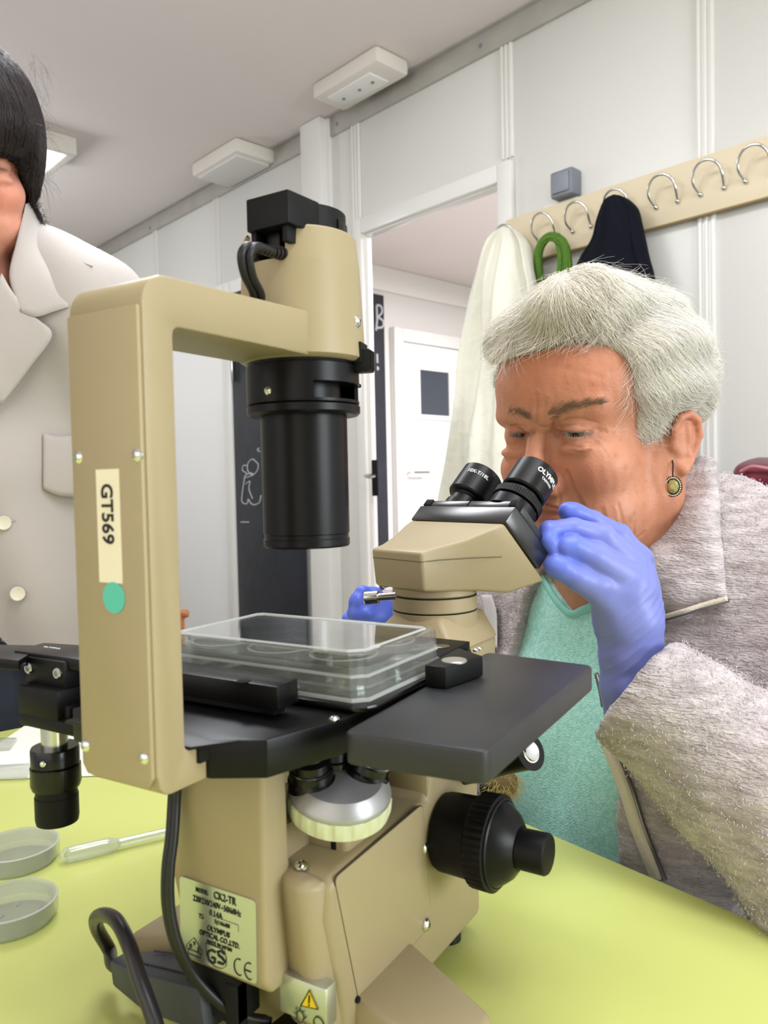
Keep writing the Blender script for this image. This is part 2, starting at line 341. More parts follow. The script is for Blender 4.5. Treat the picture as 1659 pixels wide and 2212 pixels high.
# black paper strip hanging on the wall beyond, chalked with a large B and an exclamation stroke
p0, p1 = onb(806, 640), onb(826, 640); pz0, pz1 = onb(815, 1300)[2], onb(815, 637)[2]
bp = wbox(MB(), wB-0.012, wB-0.002, p0[1]-0.35, p1[1], FLOOR+0.02, pz1, 0.001).build('blackboard_paper', M['paperblk'])
tag(bp, 'narrow tall strip of black paper with chalked letters seen through the doorway', 'blackboard')
def chalk(parent, pts, conv, r, nm='chalk_stroke'):
    return MB().tube([conv(*p) for p in spline(pts, 5)], r, 5).build(nm, M['chalk'], parent, 180)
cb = lambda u, v: WP(wB-0.013, onb(u, v)[1], onb(u, v)[2])
for st in ([(810, 660), (811, 690), (809, 715)], [(810, 660), (819, 662), (822, 675), (813, 686)], [(813, 686), (824, 694), (823, 707), (811, 709)], [(811, 765), (812, 785)], [(811, 793), (814, 797), (811, 799)]):
    chalk(bp, st, cb, 0.008)
# ------------------------------------------------------------------ the wall left of the door: black paper, door, handle
q0, q1 = wnz(onw(518, 1000))[0], wnz(onw(666, 1000))[0]; zt = wnz(onw(590, 610))[2]
bp2 = wbox(MB(), q1, q0, WALL-0.03, WALL-0.0225, FLOOR+0.05, zt, 0.001).build('blackboard_paper', M['paperblk'])
tag(bp2, 'wide black paper panel with a chalk doodle on the wall behind the condenser tube', 'blackboard')
cw = lambda u, v: onw(u, v, WALL-0.031)
for st in ([(556, 1000), (545, 992), (535, 1003), (536, 1018), (546, 1026), (556, 1016), (558, 1004), (556, 1000)], [(536, 1006), (526, 1006), (524, 1016), (533, 1022)],
           [(533, 1022), (528, 1036), (530, 1028), (541, 1022), (547, 1026), (532, 1032)], [(528, 1036), (524, 1062), (523, 1084), (534, 1088), (536, 1078)],
           [(530, 1046), (540, 1040), (538, 1056), (546, 1078)], [(536, 1078), (546, 1090), (560, 1086), (564, 1070)], [(560, 968), (556, 972), (562, 976)], [(520, 1128), (538, 1128)]):
    chalk(bp2, st, cw, 0.0028)
e0, e1 = wnz(onw(519, 1000))[0], wnz(onw(330, 1000))[0]
d3 = MB(); wbox(d3, e0+0.10, e1+0.5, WALL-0.02, WALL-0.0005, FLOOR+0.01, zt, 0.002)
d3 = tag(d3.build('door_3', M['doorw']), kind='structure')
fr = MB(); wbox(fr, e0+0.0, e0+0.05, WALL-0.04, WALL-0.0005, FLOOR, zt+0.05, 0.004); wbox(fr, e0+0.055, e0+0.085, WALL-0.03, WALL-0.0005, FLOOR, zt, 0.003)
wbox(fr, q1-0.03, e1+0.5, WALL-0.03, WALL-0.0005, zt+0.002, zt+0.06, 0.003)
tag(fr.build('trim_6', M['trimw']), kind='structure')
MB().box((-.012, -.004, -.05), (.012, .004, .05), 0.002, Matrix.Translation(Vector(onw(505, 800, WALL-0.045)))).build('hinge', M['steel'], d3)
# handle on the edge of the open door leaf
hb = onw(811, 1028, WALL-0.03); w_, n_, z_ = wnz(hb)
hd = MB(); wbox(hd, w_-0.008, w_+0.022, WALL-0.030, WALL-0.022, z_-0.075, z_+0.06, 0.003)
dh = hd.build('door_plate', M['gap'], d1)
MB().tube([WP(w_+0.004, WALL-0.026, z_), WP(w_+0.004, WALL-0.075, z_), WP(w_-0.006, WALL-0.082, z_), WP(w_-0.03, WALL-0.085, z_-0.003)], 0.0085, 10).build('handle', M['chrome'], d1)
# ------------------------------------------------------------------ coat rack
wR0, wR1 = wnz(onw(1104, 482))[0], -0.55
zb, ztp = 0.952, 1.097
rk = empty('coat_rack', WP((wR0+wR1)/2, WALL, zb), 'long cream coat rack board with chrome hooks on the white wall', 'coat rack')
wbox(MB(), wR1, wR0, WALL-0.026, WALL-0.008, zb, ztp, 0.0015).build('board', M['rack'], rk)
wbox(MB(), wR1, wR0, WALL-0.0275, WALL-0.008, zb-0.003, zb+0.0005, 0.0005).build('bottom_edge', M['rackedge'], rk)
hooks = [wnz(onw(u, 470, WALL-0.03))[0] for u in (1102, 1182, 1256, 1340)] + [wnz(onw(u, 430, WALL-0.03))[0] for u in (1440, 1538, 1638)]
hooks += [hooks[-1]-0.095*k for k in (1, 2, 3)]
for w in hooks:
    pth = [WP(w+a, WALL-0.026-n, zb+0.048+z) for a, n, z in ((.030, -.002, .0), (.031, .004, .003), (.037, .026, .022), (.034, .036, .045), (.02, .042, .062), (0, .044, .068), (-.02, .042, .062), (-.034, .036, .045), (-.037, .026, .022), (-.031, .004, .003), (-.030, -.002, 0))]
    hk = MB().tube(spline(pth, 4), 0.0036, 8).build('hook', M['chrome'], rk, 180)
    for a in (.030, -.030): MB().ball(WP(w+a, WALL-0.03, zb+0.049), 0.0062, 2).build('foot', M['steel'], hk, 180)
# grey surface switch
p = onw(1222, 399, WALL-0.025); w_, n_, z_ = wnz(p)
sw = empty('switch_box', WP(w_, WALL, z_), 'square grey surface mounted switch on the wall above the coat rack', 'switch')
wbox(MB(), w_-0.038, w_+0.038, WALL-0.05, WALL, z_-0.038, z_+0.038, 0.007).build('housing', M['swgrey'], sw)
wbox(MB(), w_-0.028, w_+0.028, WALL-0.056, WALL-0.049, z_-0.028, z_+0.028, 0.003).build('rocker', mat('rocker_grey', (132, 136, 146), 0.4), sw)
wbox(MB(), w_-0.03, w_+0.09, WALL-0.012, WALL, z_-0.047, z_-0.037, 0.002).build('cable_duct', M['trimw'], sw)
# ceiling fittings
def cbox(u0, v0, nm, lab, cat, sw_, sn, h, detail=False):
    p = onz(u0, v0, CEIL-0.02); w_, n_, _ = wnz(p); o = empty(nm, WP(w_, n_, CEIL), lab, cat, None)
    mb = MB(); wbox(mb, w_-sw_/2, w_+sw_/2, n_-sn/2, n_+sn/2, CEIL-h, CEIL-0.001, 0.012); mb.build('housing', M['offwhite'], o)
    if detail:
        mb = MB(); wbox(mb, w_-sw_*.30, w_+sw_*.36, n_-sn*.30, n_+sn*.30, CEIL-h-0.006, CEIL-h+0.002, 0.003); mb.build('cover', M['trimw'], o)
        for k in (-0.2, 0.0, 0.25): MB().lathe([(0, 0.004), (.006, .003), (.007, -.002)], WP(w_+sw_*k, n_, CEIL-h-0.006), (0, 0, -1), 12).build('indicator', M['swgrey'], o)
    else:
        mb = MB(); wbox(mb, w_-sw_*.44, w_+sw_*.44, n_-sn*.42, n_+sn*.42, CEIL-h-0.012, CEIL-h+0.004, 0.012); mb.build('diffuser', mat('frosted_diffuser', (214, 210, 206), 0.5), o)
cbox(776, 168, 'alarm_box', 'white plastic alarm box on the ceiling with indicator cover, nearest the camera', 'alarm', 0.34, 0.15, 0.055, True)
cbox(503, 348, 'emergency_lamp', 'rounded white unlit emergency lamp on the ceiling, farther along the trim', 'lamp', 0.36, 0.20, 0.06)
def ceiling_lamp(w_, n_, lab, sw_=0.32, sn=1.22):
    o = empty('ceiling_lamp', WP(w_, n_, CEIL), lab, 'lamp', None)
    f = MB(); t = 0.03; h = 0.07
    for a in ((-sw_/2, -sw_/2+t, -sn/2, sn/2), (sw_/2-t, sw_/2, -sn/2, sn/2), (-sw_/2+t, sw_/2-t, -sn/2, -sn/2+t), (-sw_/2+t, sw_/2-t, sn/2-t, sn/2)): wbox(f, w_+a[0], w_+a[1], n_+a[2], n_+a[3], CEIL-h, CEIL-0.001, 0.002)
    f.build('frame', M['offwhite'], o)
    wbox(MB(), w_-sw_/2+t, w_+sw_/2-t, n_-sn/2+t, n_+sn/2-t, CEIL-h+0.01, CEIL-h+0.02).build('diffuser', M['lens'], o)
p = onz(165, 297, CEIL); lw, ln_, _ = wnz(p)
ceiling_lamp(lw+0.16, ln_-0.61, 'lit square ceiling lamp beside the dark-haired woman')
# ------------------------------------------------------------------ table
tE = [onz(1195, 1805, 0), onz(1659, 1990, 0)]; tdir = (tE[1]-tE[0]); tdir /= np.linalg.norm(tdir)      # along the near-right edge
th_ = R(20.6); HV = np.array([math.cos(th_), -math.sin(th_), 0]); SV = np.array([math.sin(th_), math.cos(th_), 0])   # table / head frame
h_e = tE[0]@HV; s_e = onz(30, 1575, 0)@SV
def TP(h, s, z): return HV*h + SV*s + np.array([0, 0, z])
tb = empty('table', TP(h_e-0.4, s_e-0.7, FLOOR), 'lime green laminate table under the microscope', 'table')
def tbox(mb, h0, h1, s0, s1, z0, z1, bev=0.0): return mb.hexa([TP(h, s, z) for z in (z0, z1) for (h, s) in ((h0, s0), (h1, s0), (h1, s1), (h0, s1))], bev)
tbox(MB(), h_e-0.80, h_e, s_e-1.5, s_e, -0.002, 0.0).build('tabletop', M['table'], tb)
tbox(MB(), h_e-0.80, h_e, s_e-1.5, s_e, -0.028, -0.0022, 0.002).build('edge_band', M['edge'], tb)
for (h, s) in ((h_e-0.06, s_e-0.06), (h_e-0.74, s_e-0.06), (h_e-0.06, s_e-1.44), (h_e-0.74, s_e-1.44)): tbox(MB(), h-0.02, h+0.02, s-0.02, s+0.02, FLOOR, -0.028, 0.003).build('leg', M['grtrim'], tb)
# ------------------------------------------------------------------ microscope
X, Y, Z = (1, 0, 0), (0, 1, 0), (0, 0, 1)
ms = empty('microscope', (0.13, 0, 0), 'cream inverted laboratory microscope with black stage standing on the green table', 'microscope')
cr = M['cream']
HW = 0.0215
# post + arm + lower arm: one cast C-shaped piece (profile in X/Z, extruded along Y)
def arc(cx, cz, r, a0, a1, n=5): return [(cx+r*math.cos(R(a0+(a1-a0)*i/n)), cz+r*math.sin(R(a0+(a1-a0)*i/n))) for i in range(n+1)]
prof = [(0.0005, 0.170)] + arc(0.008, 0.1665, 0.0065, 180, 270, 4) + [(0.060, 0.160), (0.060, 0.1746)] + arc(0.0185, 0.1774, 0.0028, 270, 180, 3) + arc(0.0195, 0.3405, 0.0035, 180, 90, 3) + [(0.118, 0.3445), (0.118, 0.3663)] + arc(0.0130, 0.3508, 0.0125, 90, 180, 6)
prof[-1] = (0.0005, 0.3508)
MB().prism(prof, X, Z, Y, (0, 0, 0), -HW, HW, 0.0012, 2, ang=50).build('arm', cr, ms)
bk = MB().prism([(-HW+.0012, .1685), (-HW+.004, .1645), (HW-.004, .1645), (HW-.0012, .1685), (HW-.0012, .3500), (-HW+.0012, .3500)], Y, Z, X, (0, 0, 0), -0.0012, 0.001, 0.0006).build('back_cover', M['cream2'], ms)
for (u, v) in ((170, 988), (296, 983), (185, 1611), (311, 1638)): screw(bk, onx(u, v, -0.0012), (-1, 0, 0), 0.0026)
# asset sticker and teal dot on the back cover
c = [onx(u, v, -0.0013) for u, v in ((207, 1015), (255, 1012), (266, 1258), (217, 1260))]
y0, y1 = (c[1][1]+c[2][1])/2, (c[0][1]+c[3][1])/2; z1, z0 = (c[0][2]+c[1][2])/2, (c[2][2]+c[3][2])/2
st = MB().prism([(y0, z0), (y1, z0), (y1, z1), (y0, z1)], Y, Z, X, (0, 0, 0), -0.0016, -0.0011, 0).build('asset_sticker', M['sticker'], bk)
text_on('lettering', 'GT569', 0.0092, (-0.00175, (y0+y1)/2+0.0006, z1-0.0175), (0, 0, -1), (0, -1, 0), M['ink'], bk, bold=0.018, sx=0.92)
d = onx(247, 1291, -0.0013); MB().lathe([(0, .0004), (.0062, .0004), (.0062, 0)], d, (-1, 0, 0), 32, rfun=None).build('teal_dot', M['teal'], bk)
# lamp house (upright tapered cylinder) with notch, cap, socket
LX = 0.1285
lampc = 0.0
def cyl_shell(mb, r0, r1, z0, z1, a0, a1, thick=0.003, seg=40, org=(LX, 0, 0)):
    mb.lathe([(r0, z0), (r1, z1), (r1-thick, z1), (r0-thick, z0)], org, Z, seg, closed=True, ang0=a0, ang1=a1)
def ang_of(p): return math.atan2(p[1], p[0]-LX)
lh = MB()
lh.lathe([(0, 0.344), (0.0308, 0.344), (0.0332, 0.3458), (0.0310, 0.392), (0, 0.392)], (LX, 0, 0), Z, 64)
# upper wall leaves a notch facing the post (lathe x axis for Z is found numerically)
axx = Vector((0, 0, 1)).orthogonal().normalized(); off = math.atan2(axx.y, axx.x)
NB = R(203)
cyl_shell(lh, 0.0310, 0.0295, 0.392, 0.4078, NB-off-2*math.pi, R(148)-off, 0.0025, 56)
lh.lathe([(0.0295, 0.4078), (0.0285, 0.4088), (0.027, 0.4078)], (LX, 0, 0), Z, 56, ang0=NB-off-2*math.pi, ang1=R(148)-off)
lh.hexa([(0.088, -HW+.0005, 0.3445), (0.125, -HW+.0005, 0.3445), (0.125, HW-.0005, 0.3445), (0.088, HW-.0005, 0.3445), (0.088, -HW+.0005, 0.352), (0.125, -HW+.0005, 0.352), (0.125, HW-.0005, 0.352), (0.088, HW-.0005, 0.352)])
lamp = lh.build('lamp_housing', cr, ms, 40)
cap = MB()
cap.lathe([(0, 0.4225), (0.021, 0.4225), (0.0235, 0.4215), (0.0235, 0.398), (0, 0.398)], (LX+0.0015, 0, 0), Z, 48)
cap.hexa([(x, y, z) for z in (0.4062, 0.4222) for (x, y) in ((0.0945, -0.0190), (0.118, -0.0205), (0.118, 0.009), (0.0945, 0.0072))], 0.0008)
cap.box((0.0965, -0.0165, 0.3985), (0.118, -0.0135, 0.408), 0.0004); cap.box((0.0965, 0.0030, 0.3935), (0.118, 0.0062, 0.408), 0.0004)
cap.box((0.107, -0.0135, 0.392), (0.117, 0.0040, 0.408))
capo = cap.build('lamp_cap', M['blackm'], ms, 35)
MB().box((0.1005, -0.0085, 0.3945), (0.108, -0.0005, 0.4055), 0.0006).build('socket', M['black'], capo)
p = onp(716, 455, (0, -1, 0), 0.021); MB().lathe([(0.0236, 0.4100), (0.0242, 0.4115), (0.0242, 0.416), (0.0236, 0.4165)], (LX+0.0015, 0, 0), Z, 12, ang0=R(268)-off, ang1=R(306)-off).build('finger_ridge', M['black'], capo)
ls = ony(767, 693, -0.020); dv = np.array([math.cos(R(278)), math.sin(R(278)), 0])
screw(lamp, np.array([LX, 0, 0.3640])+dv*0.0322, dv, 0.0032)
# lower right cut-out with black ribbed slider and pin
a_s = R(286)
def radial(r, t, z, a=a_s): return (LX + r*math.cos(a) - t*math.sin(a), r*math.sin(a) + t*math.cos(a), z)
sl = MB(); sl.hexa([radial(r, t, z) for z in (0.3432, 0.3535) for (r, t) in ((0.0285, -0.0050), (0.0336, -0.0050), (0.0336, 0.0070), (0.0285, 0.0070))])
slo = sl.build('slider_slot', M['gap'], ms)
sl = MB(); sl.hexa([radial(r, t, z) for z in (0.3385, 0.3500) for (r, t) in ((0.029, -0.0035), (0.0375, -0.0035), (0.0375, 0.0060), (0.029, 0.0060))], 0.0006)
for t in (-0.003, -0.001, 0.001, 0.003): sl.hexa([radial(r, q, z) for z in (0.3393, 0.3492) for (r, q) in ((0.037, t+.0007), (0.0382, t+.0007), (0.0382, t+.0017), (0.037, t+.0017))])
sl.build('slider', M['blackm'], slo)
# condenser: collar with slot, flange, tube
TX, TY = LX-0.0005, 0.0
co = MB(); rO = 0.0298
zc0, zc1 = 0.3165, 0.3475
co.lathe([(rO-0.002, 0.345), (rO-0.0006, 0.3445), (rO-0.0012, 0.3425), (rO, 0.3420), (rO, 0.3325), (0, 0.3325)], (TX, 0, 0), Z, 64)
s0, s1 = R(227), R(316)
co.lathe([(rO, 0.3326), (rO, 0.3235), (rO-0.002, 0.3235), (rO-0.002, 0.3326)], (TX, 0, 0), Z, 56, closed=True, ang0=s1-off-2*math.pi, ang1=s0-off)
co.lathe([(0, 0.3336), (rO-0.010, 0.3336), (rO-0.010, 0.3235), (0, 0.3235)], (TX, 0, 0), Z, 40)
co.lathe([(0, 0.3240), (rO-0.0002, 0.3240), (rO-0.0002, 0.3226), (rO-0.001, 0.3222), (rO+0.0002, 0.3214), (rO+0.0002, 0.3180), (rO-0.0012, 0.3168), (0, 0.3168)], (TX, 0, 0), Z, 64)
coo = co.build('condenser_collar', M['black'], ms, 30)
p = onp(579, 844, (-0.5, -0.866, 0), 0); a_ = R(181); sp = np.array([TX+math.cos(a_)*rO, math.sin(a_)*rO, 0.3279])
screw(coo, sp, (math.cos(a_), math.sin(a_), 0), 0.0022)
a_ = R(-20); MB().tube([(TX+rO*math.cos(a_), rO*math.sin(a_), 0.3345), (TX+(rO+.008)*math.cos(a_), (rO+.008)*math.sin(a_), 0.3355)], 0.0012, 8).build('pin', M['blackm'], coo)
tu = MB(); rT = 0.0229
tu.lathe([(rT-0.001, 0.3175), (rT, 0.317), (rT, 0.2552), (rT-0.0005, 0.2548), (rT-0.0005, 0.2528), (rT, 0.2524), (rT, 0.2490), (rT-0.0006, 0.2481), (rT-0.004, 0.2481), (rT-0.006, 0.2580), (0, 0.2580)], (TX, 0, 0), Z, 72)
tu.build('condenser_tube', M['black'], ms, 30)
# lamp cable: ribbed strain relief, flat twin cable behind the arm and down past the pillar
sr0, sr1 = np.array(ony(614, 549, -0.010)), np.array(ony(556, 537, -0.012))
sb = MB()
for i in range(7):
    q = sr0 + (sr1-sr0)*(0.12+0.13*i); sb.lathe([(0.0012, -.0011), (0.0034-0.0002*i, -.0009), (0.0034-0.0002*i, .0009), (0.0012, .0011)], q, sr1-sr0, 14)
sb.tube([sr0, sr1], 0.0020, 8); lc0 = sb.build('strain_relief', M['rubber'], capo)
cp = [ony(580, 542, -0.011), ony(556, 533, -0.012), ony(538, 535, -0.012), ony(530, 556, -0.011), ony(537, 595, -0.009), ony(556, 645, -0.004), (0.082, 0.002, 0.362), (0.082, 0.004, 0.352)]
lcab = MB(); path = spline(cp, 8)
for o in (-0.0017, 0.0017): lcab.tube([np.asarray(q)+np.array([o*0.9, -o*0.6, 0]) for q in path], 0.0021, 8)
lcab.build('lamp_cable', M['rubber'], ms, 180)
cp = [(0.045, 0.012, 0.176), onx(378, 1700, 0.050), onx(372, 1800, 0.046), onx(363, 1880, 0.042), onx(364, 1960, 0.041), onx(382, 2040, 0.043), onx(420, 2110, 0.05), onx(478, 2170, 0.058), onx(530, 2196, 0.066), onx(580, 2205, 0.074)]
lcab = MB(); path = spline(cp, 8)
for o in (-0.0013, 0.0013): lcab.tube([np.asarray(q)+np.array([0, o, 0]) for q in path], 0.0022, 8)
lcab.build('supply_cable', M['rubber'], ms, 180)
# pillar below the arm
PX, PW = 0.0555, 0.0268
pil = MB()
hx = []
pil.prism([(PX+.012, 0.172), (PX, 0.160), (PX-.002, 0.060), (PX+.0035, 0.0515), (0.0755, 0.0515), (0.0755, 0.085), (0.0765, 0.100), (0.0735, 0.108), (0.0725, 0.172)], X, Z, Y, (0, 0, 0), -PW, PW, 0.0035, 3, ang=35)
pilo = pil.build('pillar', cr, ms, 40)
# rating plate on the pillar: foil label in the plane of the back face
pn = Vector((-(0.160-0.060), 0, 0.002)).normalized() # outward normal of back face
pn = Vector((-0.9998, 0, 0.02)).normalized()
pup = Vector((0.02, 0, 0.9998)).normalized()
def onpil(u, v): return onp(u, v, np.array(pn), float(np.array(pn)@np.array([PX-0.0004, 0, 0.160])))
cl = [onpil(u, v) for u, v in ((388, 1892), (553, 1945), (556, 2127), (392, 2060))]
ly0, ly1 = (cl[1][1]+cl[2][1])/2, (cl[0][1]+cl[3][1])/2; lz1, lz0 = (cl[0][2]+cl[1][2])/2, (cl[2][2]+cl[3][2])/2
LC = Vector(onpil(470, 2010)); LC.y = (ly0+ly1)/2; LC.z = (lz0+lz1)/2
LWd, LHt = ly1-ly0, lz1-lz0
PXD = Vector((0, -1, 0))
def rr(w, h, r, n=4):
    o = []
    for cx_, cy_, a in ((w/2-r, h/2-r, 0), (-w/2+r, h/2-r, 90), (-w/2+r, -h/2+r, 180), (w/2-r, -h/2+r, 270)): o += [(cx_+r*math.cos(R(a+90*i/n)), cy_+r*math.sin(R(a+90*i/n))) for i in range(n+1)]
    return o
rp = MB().prism(rr(LWd, LHt, 0.002), PXD, pup, pn, LC, -0.0004, 0.0003).build('rating_plate', M['plate'], pilo)
U = LHt/100.0; Wd = LWd/100.0                                # percent units of the label
def lab(txt, px, py, size, bold=0.0, sx=1.0, al='CENTER'):
    text_on('lettering', txt, size*U, LC + PXD*((px-50)*Wd) + pup*((50-py)*U) + pn*0.0005, PXD, pup, M['ink'], pilo, bold, al, sx)
lab('MODEL', 31, 10, 8, 0.01, 0.8); lab('CK2-TR', 61, 9.5, 13, 0.012, 0.82); lab('220/230/240V~50/60Hz', 50, 22, 10.5, 0.005, 0.78)
lab('0.14A', 49, 33, 10.5, 0.005, 0.85); lab('T2-', 30, 42, 8, 0, 0.85); lab('5J10688', 57, 42, 7.5, -0.006, 1.05)
lab('OLYMPUS', 52, 53, 9, 0.02, 0.95); lab('OPTICAL CO.,LTD.', 53, 62, 9, 0.02, 0.88); lab('MADE IN JAPAN', 53, 70, 7, 0.005, 0.82)
def ink(pts, w=0.9, closed=False):
    P = [LC + PXD*((x-50)*Wd) + pup*((50-y)*U) + pn*0.0005 for x, y in pts]
    if closed: P = P + [P[0]]
    return MB().tube(P, w*U*0.5, 5).build('emblem', M['ink'], pilo)
ink([(45, 36), (78, 36), (78, 44)], 0.5)
ink([(8, 86), (19, 72), (31, 86), (30, 89), (9, 89)], 0.8, True); ink([(11, 89.5), (11, 95), (28, 95), (28, 89.5)], 0.8)
lab('D', 14.5, 85, 8, 0, 0.7); lab('V', 19.5, 80, 8, 0, 0.7); lab('E', 25, 85, 8, 0, 0.7)
ink([(35, 73)]+[(50, 73)]+[(57+5*math.cos(R(a)), 84-11*math.sin(R(a))) for a in (90, 50, 10)]+[(62, 88)]+[(52+10*math.cos(R(a)), 89-9*math.sin(R(a))) for a in (-20, -60, -90)]+[(46, 98), (40, 95), (36, 88)], 0.8, True)
ink([(48, 80), (43, 79), (38.5, 82), (37.5, 87), (39, 93), (44, 95), (47, 93), (47, 88), (43, 88)], 3.2); ink([(60, 78), (55, 76), (51, 78), (52, 82), (57, 84), (60.5, 87), (58, 91), (51, 91)], 3.0)
ink([(78+6*math.cos(R(a)), 87-10*math.sin(R(a))) for a in range(70, 300, 25)], 1.6); ink([(91+6*math.cos(R(a)), 87-10*math.sin(R(a))) for a in range(70, 300, 25)], 1.6); ink([(85.5, 87), (93, 87)], 1.6)
# inlet under the pillar
inl = MB(); inl.box((PX+.002, -0.006, 0.030), (0.074, 0.0262, 0.0535), 0.001); inl.box((PX+0.001, -0.006, 0.016), (PX+.010, 0.0005, 0.05), 0.001); inl.build('power_inlet', M['gap'], ms)
cn = MB(); cn.hexa([(x, y, z) for z, k in ((0.0085, 0), (0.0275, 0.002)) for (x, y) in ((0.064, -0.031+k), (0.086, -0.034+k), (0.086, -0.014-k), (0.064, -0.012-k))], 0.0015)
cn.build('supply_plug', M['blackm'], ms)
# body: right-hand casing with cover panel
BY = 0.050
by = lambda u, v, y=-BY: ony(u, v, y)
bod = MB()
bz = 0.1055
bod.prism([(0.086, 0.0115), (0.232, 0.0115), (0.232, 0.128), (0.168, 0.128), (0.166, 0.1065), (0.0785, bz), (0.071, 0.100), (0.071, 0.085)], X, Z, Y, (0, 0, 0), -BY, BY, 0.005, 3, ang=30)
body = bod.build('body', cr, ms, 45)
# rounded vertical shoulder at the rear right corner, and the rear label face
sh = MB(); sh.hexa([(0.0605, -0.0415, 0.104), (0.074, -0.0495, 0.104), (0.080, -0.022, 0.104), (0.068, -0.022, 0.104), (0.0705, -0.043, 0.028), (0.0885, -0.0495, 0.020), (0.089, -0.02, 0.02), (0.076, -0.02, 0.028)], 0.005); sh.build('rear_shoulder', cr, body, 50)
pc = [by(u, v, -BY) for u, v in ((722, 1897), (912, 1737), (931, 1996), (777, 2172))]
def rpoly(P, r, n=4):
    out = []; P = [np.array(p) for p in P]; k = len(P)
    for i in range(k):
        a = P[i-1]-P[i]; b = P[(i+1) % k]-P[i]; a = a/np.linalg.norm(a); b = b/np.linalg.norm(b)
        for t in range(n+1):
            q = t/n; out.append(P[i] + a*r*(1-q)**2 + b*r*q*q)
    return out
poly = rpoly([(p[0], p[2]) for p in pc], 0.004)
pcx, pcz = sum(q[0] for q in poly)/len(poly), sum(q[1] for q in poly)/len(poly)
MB().prism([((x-pcx)*1.010+pcx, (z-pcz)*1.012+pcz) for x, z in poly], X, Z, (0, -1, 0), (0, 0, 0), BY-0.0006, BY+0.00012).build('panel_gap', mat('panel_seam', (74, 66, 50), 0.9), body)
cov = MB().prism(poly, X, Z, (0, -1, 0), (0, 0, 0), BY-0.001, BY+0.0004, 0.0002).build('cover_panel', M['cream2'], ms)
screw(cov, by(921, 1997, -BY-.001), (0, -1, 0), 0.0036); screw(cov, by(774, 2160, -BY-.001), (0, -1, 0), 0.0016, m=M['gap'])
screw(body, by(919, 1832, -BY), (0, -1, 0), 0.0030, m=M['steel'])
# warning label on the rear of the body
wl = [(650, 2170)]
def onwl(u, v): return onp(u, v, (-1, 0, 0), -0.0655)
c4 = [onwl(u, v) for u, v in ((600, 2105), (703, 2140), (708, 2230), (600, 2230))]
lbk = MB(); lbk.hexa([(0.0658, c4[1][1], c4[2][2]), (0.0658, c4[0][1], c4[2][2]), (0.074, c4[0][1], c4[2][2]), (0.074, c4[1][1], c4[2][2]), (0.0658, c4[1][1], c4[1][2]), (0.0658, c4[0][1], c4[1][2]), (0.074, c4[0][1], c4[1][2]), (0.074, c4[1][1], c4[1][2])], 0.001)
wlo = lbk.build('warning_plate', M['plate'], ms)
tri = [onwl(u, v) for u, v in ((669, 2138), (650, 2172), (687, 2180))]
b = MB(); b.prism([(p[1], p[2]) for p in tri], Y, Z, X, (0, 0, 0), 0.0654, 0.0658); wt = b.build('warning_triangle', M['yellow'], wlo, 0)
b = MB(); b.tube([np.array([0.0653, p[1], p[2]]) for p in tri+tri[:2]], 0.00035, 5); q = [onwl(u, v) for u, v in ((669, 2150), (668, 2166), (668, 2171))]
b.tube([np.array([0.0652, q[0][1], q[0][2]]), np.array([0.0652, q[1][1], q[1][2]])], 0.0004, 6); b.ball((0.0652, q[2][1], q[2][2]), 0.0005, 1); b.build('warning_mark', M['ink'], wlo)
b = MB(); cc_ = onwl(648, 2196)
for i in range(24): pass
circ = [np.array([0.0654, cc_[1]+0.0021*math.cos(a), cc_[2]+0.0026*math.sin(a)]) for a in np.linspace(0, 2*math.pi, 20)]
b.tube(circ, 0.00025, 5)
for a in range(-30, 211, 40): b.tube([np.array([0.0654, cc_[1]+k*0.0021*math.cos(R(a)), cc_[2]+k*0.0026*math.sin(R(a))]) for k in (1.25, 1.75)], 0.00022, 5)
cc_ = onwl(688, 2212); b.tube([np.array([0.0654, cc_[1]+0.0028*math.cos(a), cc_[2]+0.0030*math.sin(a)]) for a in np.linspace(0, 2*math.pi, 20)], 0.00025, 5)
b.build('lamp_symbol', M['ink'], wlo)
# spreading feet of the base
for sgn in (-1, 1):
    f = MB(); f.hexa([(0.088, sgn*0.030, 0.002), (0.152, sgn*0.030, 0.002), (0.128, sgn*0.105, 0.002), (0.085, sgn*0.105, 0.002), (0.092, sgn*0.030, 0.044), (0.150, sgn*0.030, 0.044), (0.127, sgn*0.103, 0.028), (0.089, sgn*0.103, 0.028)], 0.003)
    fo = f.build('foot', cr, ms, 40)
    for x in (0.1, 0.12): MB().lathe([(0, 0), (.006, 0), (.006, .004), (0, .004)], (x, sgn*0.095, 0), Z, 16).build('rubber_pad', M['rubber'], fo)
for y in (-0.035, 0.035): MB().lathe([(0, 0), (.008, 0), (.008, .013), (0, .013)], (0.215, y, 0), Z, 20).build('rubber_pad', M['rubber'], ms)
# front column up to the stage and the observation-head neck
colm = MB(); colm.hexa([(0.181, -0.037, 0.12), (0.241, -0.037, 0.12), (0.241, 0.037, 0.12), (0.181, 0.037, 0.12), (0.181, -0.037, 0.176), (0.241, -0.037, 0.176), (0.241, 0.037, 0.176), (0.181, 0.037, 0.176)], 0.003)
colm.hexa([(0.166, -0.0495, 0.104), (0.190, -0.0495, 0.104), (0.19, -0.02, 0.104), (0.166, -0.02, 0.104), (0.166, -0.0495, 0.1285), (0.19, -0.0495, 0.1285), (0.19, -0.02, 0.1285), (0.166, -0.02, 0.1285)], 0.004)
colm.hexa([(0.238, -0.03, 0.09), (0.262, -0.024, 0.09), (0.262, 0.03, 0.09), (0.238, 0.03, 0.09), (0.238, -0.03, 0.138), (0.250, -0.024, 0.138), (0.250, 0.03, 0.138), (0.238, 0.03, 0.138)], 0.004)
colm.build('front_column', cr, ms, 40)
